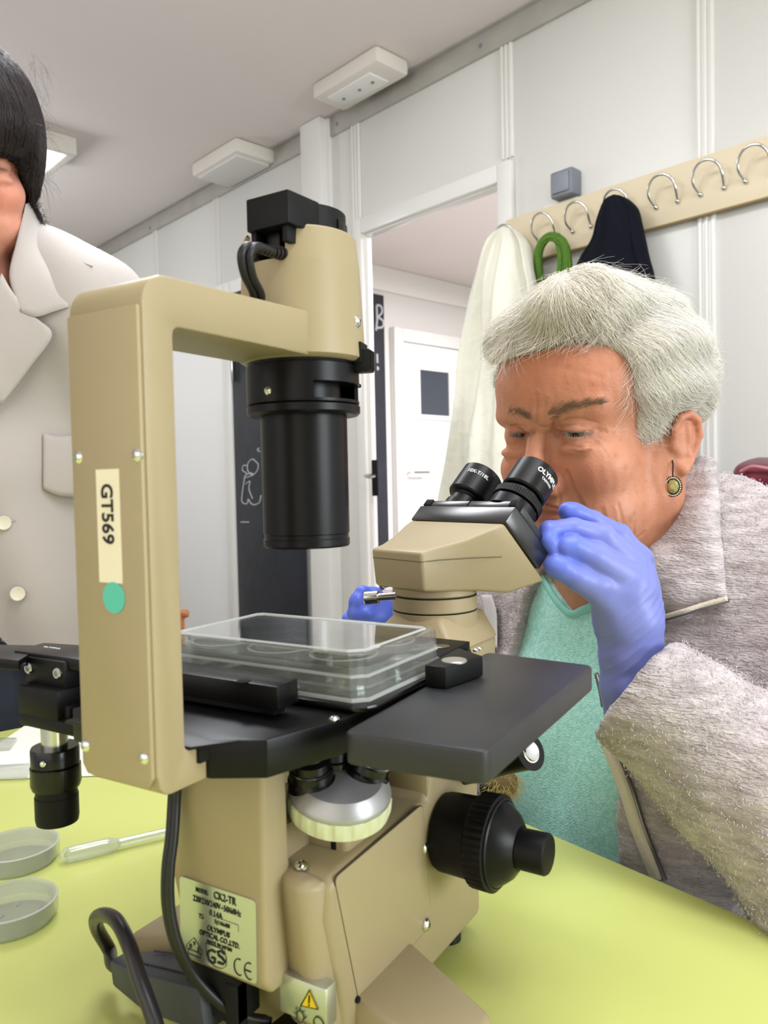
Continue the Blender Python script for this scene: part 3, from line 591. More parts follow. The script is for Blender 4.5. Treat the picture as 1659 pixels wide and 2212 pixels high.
# inner bracket carrying the nosepiece
hb = MB(); a0, a1, a2 = onz(749, 1843, bz), onz(829, 1792, bz), onz(690, 1790, bz)
hb.prism([(a0[0], a0[1]), (a1[0]+.004, a0[1]), (a1[0]+.004, a0[1]+.05), (a0[0], a0[1]+.05)], X, Y, Z, (0, 0, 0), bz-0.004, bz+0.012, 0.003, 3)
hbo = hb.build('focus_block', cr, ms, 40)
MB().box((a0[0]-.0006, a0[1]+.006, bz), (a0[0]+.002, a0[1]+.009, bz+.004), 0.0005).build('latch', M['gap'], hbo)
hb = MB(); hb.box((0.074, -0.022, bz-.004), (a0[0]+.004, 0.03, bz+.016), 0.004); hb.box((0.074, 0.034, bz), (0.181, 0.045, bz+.06), 0.004); hb.build('inner_wall', cr, ms, 40)
screw(body, onz(651, 1869, bz), (0, 0, 1), 0.0034)
# nosepiece: tilted turret with pale knurled ring, objectives
NC = np.array(onz(736, 1688, 0.1385)); nax = np.array([-0.16, -0.22, 1.0]); nax /= np.linalg.norm(nax)
rn = 112*float((NC-CAM)@FW)/F_PX
nb = MB(); nb.lathe([(0, 0.004), (rn*0.80, 0.002), (rn*0.985, -0.0035), (rn, -0.0052), (rn*0.99, -0.0062), (0, -0.0062)], NC, nax, 64)
nos = nb.build('nosepiece', M['grey'], ms, 40)
nb = MB(); nb.lathe([(0, -0.006), (rn*0.99, -0.006), (rn*1.02, -0.0072), (rn*1.02, -0.0115), (rn*0.99, -0.0145), (0, -0.0145)], NC, nax, 216, rfun=lambda t, z: (1 - (0.035*max(0, min(1, 1.7*math.cos(t*18)))) if -0.013 < z < -0.0065 else 1))
nb.build('turning_ring', M['palegreen'], nos, 40)
ex = np.array([0.66, -0.75, 0]); ex -= nax*(ex@nax); ex /= np.linalg.norm(ex); ey = np.cross(nax, ex)
def objective(a, tilt, scale=1.0):
    e = ex*math.cos(R(a)) + ey*math.sin(R(a)); ax = nax + e*tilt; ax /= np.linalg.norm(ax); p = NC + e*rn*0.56
    ob = MB(); s = scale
    ob.lathe([(0, -.006), (.0112*s, -.006), (.0112*s, .0025), (.0104*s, .0035), (.0104*s, .007), (.0092*s, .0085), (.0092*s, .0125), (.0070*s, .0142), (.0066*s, .0165), (0.004*s, .017), (0, .016)], p, ax, 40, rfun=lambda t, z: 1 + (0.02*math.cos(t*40) if -.003 < z < .004 else 0))
    oo = ob.build('objective', M['blackg'], ms, 30)
    MB().lathe([(.0098*s, .0075), (.0101*s, .0078), (.0098*s, .0081)], p, ax, 40, closed=True).build('colour_ring', M['steel'], oo)
objective(178, 0.10); objective(20, 0.35); objective(100, 0.35); objective(275, 0.28, 0.92) if False else None
# focus knob on the right-hand side
KX, KZ = 0.1825, 0.0835
kn = MB(); kn.lathe([(0, 0), (0.0205, 0), (0.0215, 0.002), (0.0220, 0.018), (0.0225, 0.021), (0, 0.021)], (KX, -BY-0.001, KZ), (0, -1, 0), 56)
kno = kn.build('focus_knob_base', M['blackm'], ms)
kn = MB(); kn.lathe([(0, 0.020), (0.0228, 0.0205), (0.0252, 0.0225), (0.0255, 0.031), (0.0255, 0.033), (0.0236, 0.0338), (0, 0.0338)], (KX, -BY-0.001, KZ), (0, -1, 0), 240, rfun=lambda t, z: 1-0.028*(max(0, math.cos(t*40)) if 0.021 < z < 0.0325 else 0))
kc = kn.build('coarse_focus_knob', M['blackm'], ms, 50)
kn = MB(); kn.lathe([(0.0236, 0.0330), (0.0238, 0.0345), (0.0228, 0.0352), (0.0226, 0.0348), (0.0222, 0.0355), (0.0170, 0.0420), (0.0118, 0.0455), (0, 0.0455)], (KX, -BY-0.001, KZ), (0, -1, 0), 64); kn.build('knob_cone', M['black'], kc, 30)
kn = MB(); kn.lathe([(0, 0.0445), (0.0106, 0.0445), (0.0108, 0.0600), (0.0100, 0.0612), (0.0095, 0.0614), (0, 0.0612)], (KX, -BY-0.001, KZ), (0, -1, 0), 240, rfun=lambda t, z: 1-0.03*(max(0, math.cos(t*44)) if 0.0448 < z < 0.0595 else 0))
kn.build('fine_focus_knob', M['blackm'], ms, 50)
# stage -------------------------------------------------------------
ZS = 0.1775; sm = M['stage']
sB = 0.0315
def zpt(u, v, z=ZS): p = onz(u, v, z); return (p[0], p[1])
chA, chB = zpt(575, 1597, ZS-.001), zpt(736, 1546, ZS-.001)
stg = MB().prism([(sB, 0.07), (sB, 0.0075), (chA[0]-.012, chA[1]+.021), chA, (chB[0]-.003, -0.0555), (0.172, -0.0555), (0.222, -0.052), (0.243, -0.040), (0.252, -0.02), (0.252, 0.02), (0.243, 0.045), (0.22, 0.056), (0.06, 0.056), (0.05, 0.07)], X, Y, Z, (0, 0, 0), ZS-0.0175, ZS-0.0012, 0.0010, 2, ang=20)
q_ = zpt(393, 1556, ZS-.0012)
qx = max(q_[0], 0.0168)
MB().prism([(0.0172, -0.0224), (chA[0]+.002, chA[1]+.004), (0.06, chA[1]+.004), (0.06, 0.056), (0.0172, 0.056)], X, Y, Z, (0, 0, 0), ZS-0.0026, ZS-0.0013, 0.0004, 2, ang=20).build('stage_rear', M['black'], ms)
MB().box((0.0215, -0.0235, ZS-.0095), (0.034, -0.018, ZS-.002), 0.0005).build('recess_dark', M['gap'], ms)  # dark block standing in for the shaded recess below the stage
stg = stg.build('stage', M['black'], ms)
# lower ledge towards the rear right (thicker corner block)
wg = [zpt(*p) for p in ((738, 1582), (1050, 1624), (1283, 1437), (1052, 1408))]
wgp = rpoly(wg, 0.006, 4)
MB().prism(wgp, X, Y, Z, (0, 0, 0), ZS-0.0135, ZS, 0.0014, 3, ang=40).build('stage_wing', M['wing'], ms)
wl_ = [(x, -y) for x, y in wgp]
MB().prism(wl_, X, Y, Z, (0, 0, 0), ZS-0.0135, ZS, 0.0014, 3, ang=40).build('stage_wing', M['wing'], ms)
for (u, v) in ((722, 1553),): screw(stg, onz(u, v, ZS-.0012), Z, 0.0026)
# insert plate at the front with hole and screw
ip = [zpt(*p) for p in ((905, 1378), (1035, 1381), (1052, 1402), (985, 1425), (905, 1415))]
ins = MB(); ins.hexa([(0.178, -0.046, ZS-.001), (0.237, -0.043, ZS-.001), (0.240, 0.02, ZS-.001), (0.178, 0.03, ZS-.001), (0.178, -0.046, ZS+.0032), (0.237, -0.043, ZS+.0032), (0.240, 0.02, ZS+.0032), (0.178, 0.03, ZS+.0032)], 0.0006)
inso = ins.build('front_plate', M['blackm'], ms)
hp = onz(952, 1396, ZS+.0034); MB().lathe([(0, .0002), (.0035, .0002), (.0046, .0005), (.0055, .0001)], hp, Z, 32).build('plate_hole', mat('hole_bronze', (120, 112, 96), 0.3, 0.7), inso)
for (u, v) in ((1028, 1404), (1036, 1401)): screw(inso, onz(u, v, ZS+.0034), Z, 0.0018)
# plate clamps of the mechanical stage
cbk = [zpt(*p) for p in ((916, 1446), (962, 1466), (1043, 1424), (990, 1408))]
zb_ = 0.0115
q4 = [onz(u, v, ZS+zb_) for u, v in ((916, 1436), (963, 1441), (1044, 1416), (990, 1398))]
cbm = MB(); cbm.prism([(p[0], p[1]) for p in q4], X, Y, Z, (0, 0, 0), ZS+0.0004, ZS+zb_, 0.0012, 2); cbo = cbm.build('corner_clamp', M['blackm'], ms)
dp = onz(972, 1428, ZS+zb_); MB().lathe([(0, .0006), (.0062, .0006), (.0066, .0002), (.0066, -.0005)], onz(981, 1427, ZS+zb_), Z, 40).build('clamp_disc', mat('brushed_disc', (196, 194, 188), 0.35, 0.9), cbo)
# carrier frame under the plate
q4 = [onz(u, v, ZS+.003) for u, v in ((648, 1527), (770, 1551), (800, 1547), (930, 1466), (880, 1436))]
cf = MB(); x0, y0 = q4[1][0], q4[2][1]
cf.prism([(0.0835, 0.085), (0.0835, -0.057), (0.0865, -0.0625), (0.092, -0.0650), (0.178, -0.0605), (0.178, -0.03), (0.178, 0.085)], X, Y, Z, (0, 0, 0), ZS+0.0002, ZS+0.0028, 0.0008, 2, ang=15)
cf.build('carrier_frame', M['blackg'], ms)
# long clamp bar along the rear of the plate
q4 = [onz(u, v, ZS+.0145) for u, v in ((600, 1484), (647, 1464))]
cb_ = MB(); xa, ya = q4[0][0], q4[0][1]; xb_, yb_ = q4[1][0], q4[1][1]
cb_.prism([(xa, ya), (xb_-.001, yb_), (xb_+.003, 0.085), (xa, 0.095)], X, Y, Z, (0, 0, 0), ZS+0.0035, ZS+0.0145, 0.0009, 2)
cb_.box((xa+.004, ya+.006, ZS), (xa+.012, 0.08, ZS+.006)); cbb = cb_.build('clamp_bar', M['black'], ms)
MB().lathe([(0, .0002), (.0028, .0002), (.0034, -.0002)], onz(527, 1470, ZS+.0148), Z, 24).build('clamp_hole', M['gap'], cbb)
# mechanical-stage drive on the far side (left of the post)
KY = 0.120
md = MB(); md2 = M['blackm']
px_ = lambda u, v: ony(u, v, KY)
a = px_(36, 1478); b_ = px_(140, 1590)
r1 = MB(); r1.hexa([tuple(onz(u, v, z)) for z, pts in ((0.188, ((55, 1432), (168, 1452), (230, 1398), (100, 1388))),) for (u, v) in pts] + [tuple(onz(u, v, 0.194)) for (u, v) in ((30, 1408), (168, 1424), (230, 1390), (96, 1388))], 0.0008)
rail = MB(); rail.hexa([tuple(np.array(onz(u, v, 0.1935)) - np.array([0, 0, dz])) for dz in (0.006, 0) for (u, v) in ((30, 1405), (175, 1425), (235, 1397), (95, 1388))], 0.0006)
rlo = rail.build('slide_plate', M['black'], ms)
rail = MB(); rail.hexa([tuple(np.array(onz(u, v, 0.1925)) - np.array([0, 0, dz])) for dz in (0.0055, 0) for (u, v) in ((-200, 1405), (40, 1426), (96, 1394), (-200, 1388))], 0.0006)
for i in range(40):
    p0 = np.array(onz(-150+4.4*i, 1432, 0.1875))
rail.build('slide_rail', M['black'], rlo)
text_on('lettering', 'OLYMPUS', 0.0032, np.array(onz(112, 1399, 0.1936)), np.array(onz(135, 1402, 0.1936))-np.array(onz(90, 1396, 0.1936)), np.array(onz(112, 1395, 0.1936))-np.array(onz(100, 1402, 0.1936)), M['paint'], rlo)
c0 = np.array(ony(96, 1448, KY-.012)); 
bl = MB()
def hk(u, v, y): return np.array(ony(u, v, y))
# upper bracket with two socket screws, facing -X
xk = ony(96, 1445, KY-.004)[0]
def onk(u, v, dx=0.0): return np.array(onx(u, v, xk+dx))
A = [onk(u, v) for u, v in ((54, 1419), (138, 1429), (138, 1490), (54, 1480))]
ya, yb2 = (A[0][1]+A[3][1])/2, (A[1][1]+A[2][1])/2; za, zb2 = (A[0][2]+A[1][2])/2, (A[2][2]+A[3][2])/2
bl.box((xk, yb2, zb2), (xk+.028, ya, za), 0.0012)
B = [onk(u, v, -.006) for u, v in ((36, 1478), (122, 1494), (122, 1560), (36, 1566))]
yc0, yc1 = B[0][1], B[1][1]; zc0, zc1 = B[3][2], B[0][2]
bl.box((xk-.006, yc1, zc0+.006), (xk+.024, yc0, zc1), 0.0018)
bl.box((xk-.006, yc1-.016, zc0), (xk+.024, yc0, zc0+.007), 0.0018)
bl.box((xk-.002, yc1-.004, zc0+.004), (xk+.006, yc1+.010, zc0+.014), 0.0012)
blo = bl.build('drive_bracket', md2, ms)
for (u, v) in ((64, 1443), (126, 1454)): screw(blo, onk(u, v), (-1, 0, 0), 0.0030, hexs=True, m=M['steel'])
kp = np.array(onx(118, 1600, xk+.004)); kx, ky = kp[0], kp[1]
zz = lambda v: float(onp(118, v, FW, FW@kp)[2])
MB().lathe([(0, zz(1560)), (.0068, zz(1560)), (.0068, zz(1625)), (0, zz(1625))], (kx, ky, 0), Z, 32).build('drive_shaft', M['steel'], ms)
ks = (FW@(kp-CAM))/F_PX
knur = lambda n, lo, hi: (lambda t, z: 1-0.012*max(0, math.cos(t*n)) if lo < z < hi else 1)
kb = MB(); kb.lathe([(0, zz(1611)), (48*ks, zz(1611)), (50*ks, zz(1616)), (50*ks, zz(1648)), (48*ks, zz(1650)), (52*ks, zz(1653)), (52*ks, zz(1690)), (49*ks, zz(1700)), (0, zz(1700))], (kx, ky, 0), Z, 200, rfun=knur(60, zz(1692), zz(1654)))
ko = kb.build('upper_drive_knob', M['blackg'], ms, 40); a_ = R(205); screw(ko, (kx+50*ks*math.cos(a_), ky+50*ks*math.sin(a_), zz(1634)), (math.cos(a_), math.sin(a_), 0), 0.0016)
kb = MB(); kb.lathe([(0, zz(1699)), (43*ks, zz(1699)), (43*ks, zz(1716)), (45*ks, zz(1718)), (45*ks, zz(1765)), (43*ks, zz(1776)), (0, zz(1776))], (kx, ky, 0), Z, 200, rfun=knur(60, zz(1764), zz(1719)))
kb.build('lower_drive_knob', M['blackm'], ms, 40)
# substage slider lever under the right-hand wing
lv = MB(); p0 = np.array(onz(1060, 1650, 0.135)); p1 = np.array(onp(1143, 1620, FW, FW@p0-FW@CAM*0)); 
p0 = at(1030, 1652, 0.465); p1 = at(1147, 1624, 0.432); dvx = (p1-p0)/np.linalg.norm(p1-p0)
lv.tube([p0-dvx*0.02, p0, p0+(p1-p0)*0.55, p0+(p1-p0)*0.9, p1], [0.0098, 0.0098, 0.0090, 0.0092, 0.0102], 24)
lvo = lv.build('stage_lever', M['blackm'], ms, 50); MB().lathe([(0, .001), (.0035, .001), (.0048, .0012), (.0052, .0002), (.0060, .0002)], p1, dvx, 28).build('lever_screw', M['steel'], lvo)
# neck and observation head ------------------------------------------
NX, NZ = 0.2723, 0.1988
nk = MB()
nk.lathe([(0, 0.1965), (0.0290, 0.1965), (0.0290, 0.190), (0.0270, 0.184), (0.0290, 0.1835), (0, 0.1835)], (NX, 0, 0), Z, 64)
nko = nk
nk = MB(); nk.lathe([(0.0, 0.2105), (0.0280, 0.2105), (0.0290, 0.2095), (0.0290, 0.2050), (0.0282, 0.2042), (0.0282, 0.2035), (0.0292, 0.2030), (0.0292, 0.1945), (0.0285, 0.1938), (0.0285, 0.1932), (0.0293, 0.1926), (0.0293, 0.172), (0, 0.172)], (NX, 0, 0), Z, 72)
nk.build('neck_ring', cr, ms, 30)
for z in (0.2038, 0.1935): MB().lathe([(0.0284, z+.0004), (0.02885, z+.0004), (0.02885, z-.0004), (0.0284, z-.0004)], (NX, 0, 0), Z, 64, closed=True).build('neck_groove', M['gap'], ms)
nb = MB(); nb.hexa([(0.232, -0.036, 0.172), (0.302, -0.036, 0.172), (0.302, 0.036, 0.172), (0.232, 0.036, 0.172), (0.2455, -0.018, 0.1925), (0.298, -0.025, 0.1925), (0.298, 0.025, 0.1925), (0.2455, 0.018, 0.1925)], 0.004)
nb.hexa([(0.240, -0.03, 0.10), (0.300, -0.03, 0.10), (0.300, 0.03, 0.10), (0.240, 0.03, 0.10), (0.238, -0.034, 0.1735), (0.302, -0.034, 0.1735), (0.302, 0.034, 0.1735), (0.238, 0.034, 0.1735)], 0.004)
nb.build('neck_base', cr, ms, 40)
def HP(h, s, z): return np.array([NX, 0, 0]) + HV*h + SV*s + np.array([0, 0, z])
ob = MB()
# head casing: (h, half width, z top, z bottom) stations morphing from rear box to the 45 degree front face
def ring(h_t, h_b, w_t, w_b, zt, zb): return [HP(h_b, -w_b, zb), HP(h_b, w_b, zb), HP(h_t, w_t, zt), HP(h_t, -w_t, zt)]
sts = [ring(-0.0345, -0.0320, 0.0262, 0.0258, 0.2360, 0.2105), ring(-0.024, -0.022, 0.0275, 0.027, 0.2385, 0.2095), ring(-0.005, 0.010, 0.0375, 0.033, 0.2430, 0.2075), ring(0.010, 0.032, 0.0445, 0.0395, 0.2490, 0.2045), ring(0.0205, 0.062, 0.0478, 0.046, 0.2528, 0.2105)]
b = bmesh.new(); rv = [[b.verts.new(p) for p in s] for s in sts]
for r0, r1 in zip(rv, rv[1:]):
    for i in range(4): b.faces.new((r0[i], r0[(i+1) % 4], r1[(i+1) % 4], r1[i]))
b.faces.new(rv[0][::-1]); b.faces.new(rv[-1]); bmesh.ops.recalc_face_normals(b, faces=b.faces); ob._bev(b, 0.0022, 3, 28); ob._add(b)
hd = ob.build('observation_head', cr, ms, 32)
def hz(zr, k): return zr
# lid seam as a fine groove line
sm_pts = [HP(-0.0338, 0.0248, 0.2300), HP(-0.0338, -0.0258, 0.2300), HP(-0.022, -0.0282, 0.2305), HP(0.0, -0.0375, 0.2308), HP(0.022, -0.0430, 0.2303)]
MB().tube(sm_pts, 0.00035, 6).build('lid_seam', mat('seam_shadow', (96, 86, 62), 0.8), hd)
# black front plates (45 degree)
E1 = HV*math.cos(R(45)) + np.array([0, 0, math.sin(R(45))])       # out of the face
E2 = HV*math.sin(R(45)) - np.array([0, 0, math.cos(R(45))])       # down along the face
M['cover'] = mat('cover_black', (16, 17, 20), 0.26, spec=1.0, bump=0.1, bscale=1500, bdist=0.0003)
FC = HP(0.0215, 0, 0.2535)                                       # upper edge centre
def plate(mb, w0, w1, e0, e1, d0, d1, bev):
    pts = []
    for d in (d0, d1): pts += [FC + E2*e0 + SV*w0[0] + E1*d, FC + E2*e0 + SV*w0[1] + E1*d, FC + E2*e1 + SV*w1[1] + E1*d, FC + E2*e1 + SV*w1[0] + E1*d]
    mb.hexa(pts, bev)
pb = MB(); plate(pb, (-0.0485, 0.0485), (-0.0475, 0.0475), -0.0008, 0.0475, -0.001, 0.0135, 0.0012); fo_ = pb.build('front_cover', M['cover'], ms, 30)
M['dusty'] = mat('satin_black', (24, 25, 28), 0.28, noise=0.3, nscale=300, spec=1.0)
pb = MB(); plate(pb, (-0.0475, -0.0005), (-0.046, -0.0005), 0.0006, 0.036, 0.0139, 0.0200, 0.001); pb.build('eyepiece_slide', M['dusty'], fo_, 30)
pb = MB(); plate(pb, (0.0005, 0.0475), (0.0005, 0.046), 0.0006, 0.036, 0.0139, 0.0200, 0.001); pb.build('eyepiece_slide', M['dusty'], fo_, 30)
for w in (-0.0475, 0.0395):
    rb = MB()
    for i in range(6): plate(rb, (w+0.0013*i, w+0.0013*i+0.0008), (w+0.0013*i, w+0.0013*i+0.0008), -0.0002, 0.006, 0.0145, 0.0204, 0.0002)
    rb.build('grip_ribs', M['blackm'], fo_)
# eyepieces
def eyepiece(s, e, ring, lift):
    p = FC + E2*e + SV*s + E1*0.0195; k = 1.0
    b = MB()
    if ring:
        b.lathe([(0, 0), (.0172, 0), (.0172, .0085), (.0160, .0095), (0, .0095)], p, E1, 56); t = b.build('eyepiece_tube', M['black'], ms)
        r = MB(); r.lathe([(.0165, .0098), (.0183, .0100), (.0183, .0158), (.0168, .0162)], p, E1, 220, rfun=lambda a, z: 1-.02*max(0, math.cos(a*55)) if .0099 < z < .016 else 1); r.build('diopter_ring', M['blackm'], t, 50)
        r = MB(); r.lathe([(0, .016), (.0150, .016), (.0150, .0185), (0, .0185)], p, E1, 48); r.build('tube_collar', M['black'], t)
        z0 = .0180
    else:
        b.lathe([(0, 0), (.0135, 0), (.0135, .006), (.0122, .0068), (.0122, .0125), (0, .0125)], p, E1, 48); t = b.build('eyepiece_tube', M['black'], ms); z0 = .0118
    L_ = .0265 if ring else .0275
    b = MB(); rb = .0166
    b.lathe([(0, z0), (.0125, z0), (.0135, z0+.0012), (.0135, z0+.0020), (rb-.001, z0+.0026), (rb, z0+.0040), (rb, z0+L_-.0012), (rb-.0012, z0+L_), (rb-.003, z0+L_), (rb-.005, z0+L_-.004), (0, z0+L_-.004)], p, E1, 64)
    eo = b.build('eyepiece', M['blackg'] if False else M['black'], ms, 30)
    MB().lathe([(0, z0+L_-.0035), (.006, z0+L_-.0033), (.0105, z0+L_-.0038)], p, E1, 32).build('eye_lens', M['glass_dk'], eo)
    return eo, p, z0, rb
def wrap_text(txt, size, p, r, zc, a_mid, parent, bold=0.02):
    me = text_mesh(txt, size, bold, 0.0)
    for v in me.vertices:
        a = a_mid + v.co.x/r; d = SV*math.cos(a) + np.cross(E1, SV)*math.sin(a)
        q = p + d*(r+0.00015) + E1*(zc+v.co.y); v.co = q
    link('lettering', me, M['paint'], parent, 0)
eR, pR, zR, rb = eyepiece(-0.0262, 0.0165, True, 0)
eL, pL, zL, _ = eyepiece(0.0238, 0.0150, False, 0)
# angle (about the eyepiece axis) that faces the camera
def cam_angle(p):
    v = CAM-p; v = v-E1*(v@E1); w = np.cross(E1, SV); return math.atan2(v@w, v@SV)
aR, aL = cam_angle(pR), cam_angle(pL)
wrap_text('OLYMPUS', 0.0052, pR, rb, zR+0.0185, aR+0.62, eR, 0.03); wrap_text('TAIWAN', 0.0028, pR, rb, zR+0.0140, aR+0.62, eR, 0.02)
wrap_text('10X-T/18L', 0.0042, pL, rb, zL+0.0185, aL-0.30, eL, 0.02)
# chrome clamp screw at the rear left of the neck
p1 = np.array(ony(842, 1288, 0.004)); p0 = np.array(onp(790, 1292, FW, FW@p1+0.004)); dv = (p0-p1)/np.linalg.norm(p0-p1)
b = MB(); b.lathe([(0, -.004), (.0024, -.004), (.0024, .008), (0, .008)], p1, dv, 20); L_ = np.linalg.norm(p0-p1)
b.lathe([(0, L_*0.45), (.0030, L_*.45), (.0042, L_*.47), (.0042, L_), (.0036, L_+.0006), (0, L_+.0006)], p1, dv, 72, rfun=lambda t, z: 1-.04*max(0, math.cos(18*t)) if L_*.48 < z < L_ else 1)
b.build('clamp_screw', M['chrome'], ms, 40)
# ------------------------------------------------------------------ well plate with lid on the stage
zp = ZS + 0.0032
px0, px1 = 0.0875, 0.1600          # short side of the plate along X is fitted from the photograph
B0, A0, C0 = np.array(onz(917, 1415, zp+.0150)), np.array(onz(792, 1537, zp)), np.array(onz(553, 1329, zp+.022))
wx1, wy0 = 0.1665, -0.0600
wpl = empty('well_plate', (0.125, 0.006, zp), 'clear plastic six-well plate with lid lying on the black stage', 'well plate')
wx0 = 0.0870; wy1 = wy0 + 0.1278
def rect(x0, x1, y0, y1, c):      # rectangle with two chamfered corners on the short side facing the camera
    return [(x0+c, y0), (x1-c*.5, y0), (x1, y0+c*.5), (x1, y1-c*.5), (x1-c*.5, y1), (x0+c*.5, y1), (x0, y1-c*.5), (x0, y0+c)]
def shell(mb, prof, c, thick=0.0013):          # closed skirt: outer and inner wall between stations (inset, z)
    b = bmesh.new(); rings = []
    for ins, z in prof: rings.append([b.verts.new((x, y, z)) for x, y in rect(wx0+ins, wx1-ins, wy0+ins, wy1-ins, c)])
    for r0, r1 in zip(rings, rings[1:]+rings[:1]):
        for i in range(8): b.faces.new((r0[i], r0[(i+1) % 8], r1[(i+1) % 8], r1[i]))
    mb._add(b)
b = MB(); shell(b, [(0, zp), (0, zp+.006), (0.0012, zp+.0068), (0.0020, zp+.0150), (0.0032, zp+.0150), (0.0024, zp+.0060), (0.0012, zp)], 0.006)
tray = b.build('tray', M['traymat'], wpl, 30)
b = MB(); b.prism(rect(wx0+.003, wx1-.003, wy0+.003, wy1-.003, .006), X, Y, Z, (0, 0, 0), zp+.0012, zp+.0022); b.build('tray_floor', M['clear'], wpl, 0)
cxs = [wx0+(wx1-wx0)*k for k in (0.27, 0.73)]; cys = [wy0+0.1278*k for k in (0.19, 0.5, 0.81)]
rw = 0.0172
liq = thin('culture_medium', 0.05, 0.03, (250, 250, 225))
for cx_ in cxs:
    for cy_ in cys:
        MB().lathe([(rw-.0012, zp+.0025), (rw-.001, zp+.0168), (rw, zp+.0168), (rw, zp+.0025)], (cx_, cy_, 0), Z, 40, closed=True).build('well', M['clear'], wpl, 30)
        MB().lathe([(rw-.0012, zp+.0168), (rw, zp+.0168), (rw, zp+.0172), (rw-.0012, zp+.0172)], (cx_, cy_, 0), Z, 40, closed=True).build('well_rim', M['edgeclear'], wpl, 30)
        MB().lathe([(0, zp+.0052), (rw-.0014, zp+.0052), (rw-.0014, zp+.0024), (0, zp+.0024)], (cx_, cy_, 0), Z, 32).build('medium', liq, wpl, 30)
b = MB(); lz = zp+.0222
shell(b, [(.0012, zp+.0115), (.0016, lz-.001), (.0026, lz), (.0042, lz), (.0042, lz-.0012), (.0030, lz-.0014), (.0024, zp+.0115)], 0.006)
b.prism(rect(wx0+.004, wx1-.004, wy0+.004, wy1-.004, .006), X, Y, Z, (0, 0, 0), lz-.0012, lz-.0003)
lid = b.build('lid', M['clear'], wpl, 30)
b = MB(); shell(b, [(.0052, lz-.0004), (.0055, lz+.0005), (.0062, lz+.0005), (.0065, lz-.0004)], 0.006); b.build('lid_rim', M['edgeclear'], lid, 30)
b = MB(); shell(b, [(.0008, zp+.0108), (.0008, zp+.0120), (.0020, zp+.0120), (.0020, zp+.0108)], 0.006); b.build('lid_lip', M['edgeclear'], lid, 30)
b = MB(); shell(b, [(-.0004, zp), (-.0004, zp+.0016), (.0010, zp+.0016), (.0010, zp)], 0.006); b.build('tray_foot', M['edgeclear'], wpl, 30)
for cx_ in cxs:
    for cy_ in cys: MB().lathe([(rw+.0008, lz-.0012), (rw+.0008, lz-.0034), (rw+.0015, lz-.0034), (rw+.0015, lz-.0012)], (cx_, cy_, 0), Z, 40, closed=True).build('lid_ring', M['clear'], lid, 30)
# ------------------------------------------------------------------ things on the table
def petri(u, v, rad, lab_, ink_):
    c = np.array(onz(u, v, 0.0)); o = empty('petri_dish', c, lab_, 'petri dish', None)
    MB().lathe([(0, .0008), (rad-.0035, .0008), (rad-.0035, .013), (rad-.0025, .013), (rad-.0025, 0.0), (0, 0.0)], c, Z, 72).build('dish', M['frost'], o, 30)
    MB().lathe([(rad-.0012, .0144), (rad, .0142), (rad+.0003, .0138), (rad-.001, .0136)], c, Z, 72, closed=True).build('rim', M['edgeclear'], o, 30)
    MB().lathe([(0, .0142), (rad, .0142), (rad, .0045), (rad-.001, .0045), (rad-.001, .0132), (0, .0132)], c, Z, 72).build('lid', M['frost'], o, 30)
    b = MB()
    for (x, y, s) in ink_: b.tube([c+np.array([x, y, .0010]), c+np.array([x+s, y+s*.3, .0010])], .0006, 5)
    b.build('pen_mark', mat('blue_pen', (92, 96, 170), 0.6), o)
petri(38, 1862, 0.0300, 'round clear petri dish beside the pipette bulb, the farther of two', [(-.02, .006, .006), (.016, -.014, .003)])
petri(24, 1990, 0.0290, 'round clear petri dish with pen marks nearest the photo corner', [(-.002, .008, .003), (.012, .012, .004), (.018, -.004, .003)])
pa, pb_ = np.array(onz(140, 1848, 0.0058)), np.array(onz(470, 1772, 0.0058)); pd = (pb_-pa)/np.linalg.norm(pb_-pa)
pt = empty('transfer_pipette', (pa[0], pa[1], 0), 'translucent plastic transfer pipette lying on the table', 'pipette')
MB().lathe([(0, -.004), (.003, -.0035), (.0054, 0), (.0058, .004), (.0058, .030), (.0056, .033), (.0036, .039), (.0034, .040), (.0030, .040), (.0050, .033), (.0050, .003), (0, -.001)], pa, pd, 36).build('bulb', M['poly'], pt, 40)
MB().lathe([(.0034, .039), (.0034, .085), (.0026, .14), (.0020, .14), (.0028, .085), (.0028, .039)], pa, pd, 28, closed=True).build('stem', M['poly'], pt, 40)
# white paper and clear wrapper under the drive knobs
P4 = [onz(u, v, 0.0008) for u, v in ((52, 1570), (260, 1545), (330, 1672), (-120, 1688))]
P4b = [np.array(p) + np.array([0, 0, 0.001]) for p in P4]
pp = MB().hexa([tuple(p) for p in P4] + [tuple(p) for p in P4b], 0).build('paper_wipe', M['paper']); tag(pp, 'white paper sheet on the table behind the drive knobs', 'paper')
wr = MB(); P4 = [onz(u, v, 0.0022) for u, v in ((-60, 1600), (38, 1600), (22, 1622), (-60, 1628))]; wr.hexa([tuple(p) for p in P4] + [tuple(np.array(p)+np.array([0, 0, .004])) for p in P4], 0.0015)
tag(wr.build('plastic_sleeve', M['poly']), 'clear plastic sleeve lying flat across the white paper, farther one', 'wrapper')
wr = MB(); P4 = [onz(u, v, 0.0022) for u, v in ((-60, 1665), (66, 1658), (60, 1684), (-60, 1688))]; wr.hexa([tuple(p) for p in P4] + [tuple(np.array(p)+np.array([0, 0, .005])) for p in P4], 0.0015)
tag(wr.build('plastic_sleeve', M['poly']), 'crinkled clear plastic sleeve at the near edge of the white paper', 'wrapper')
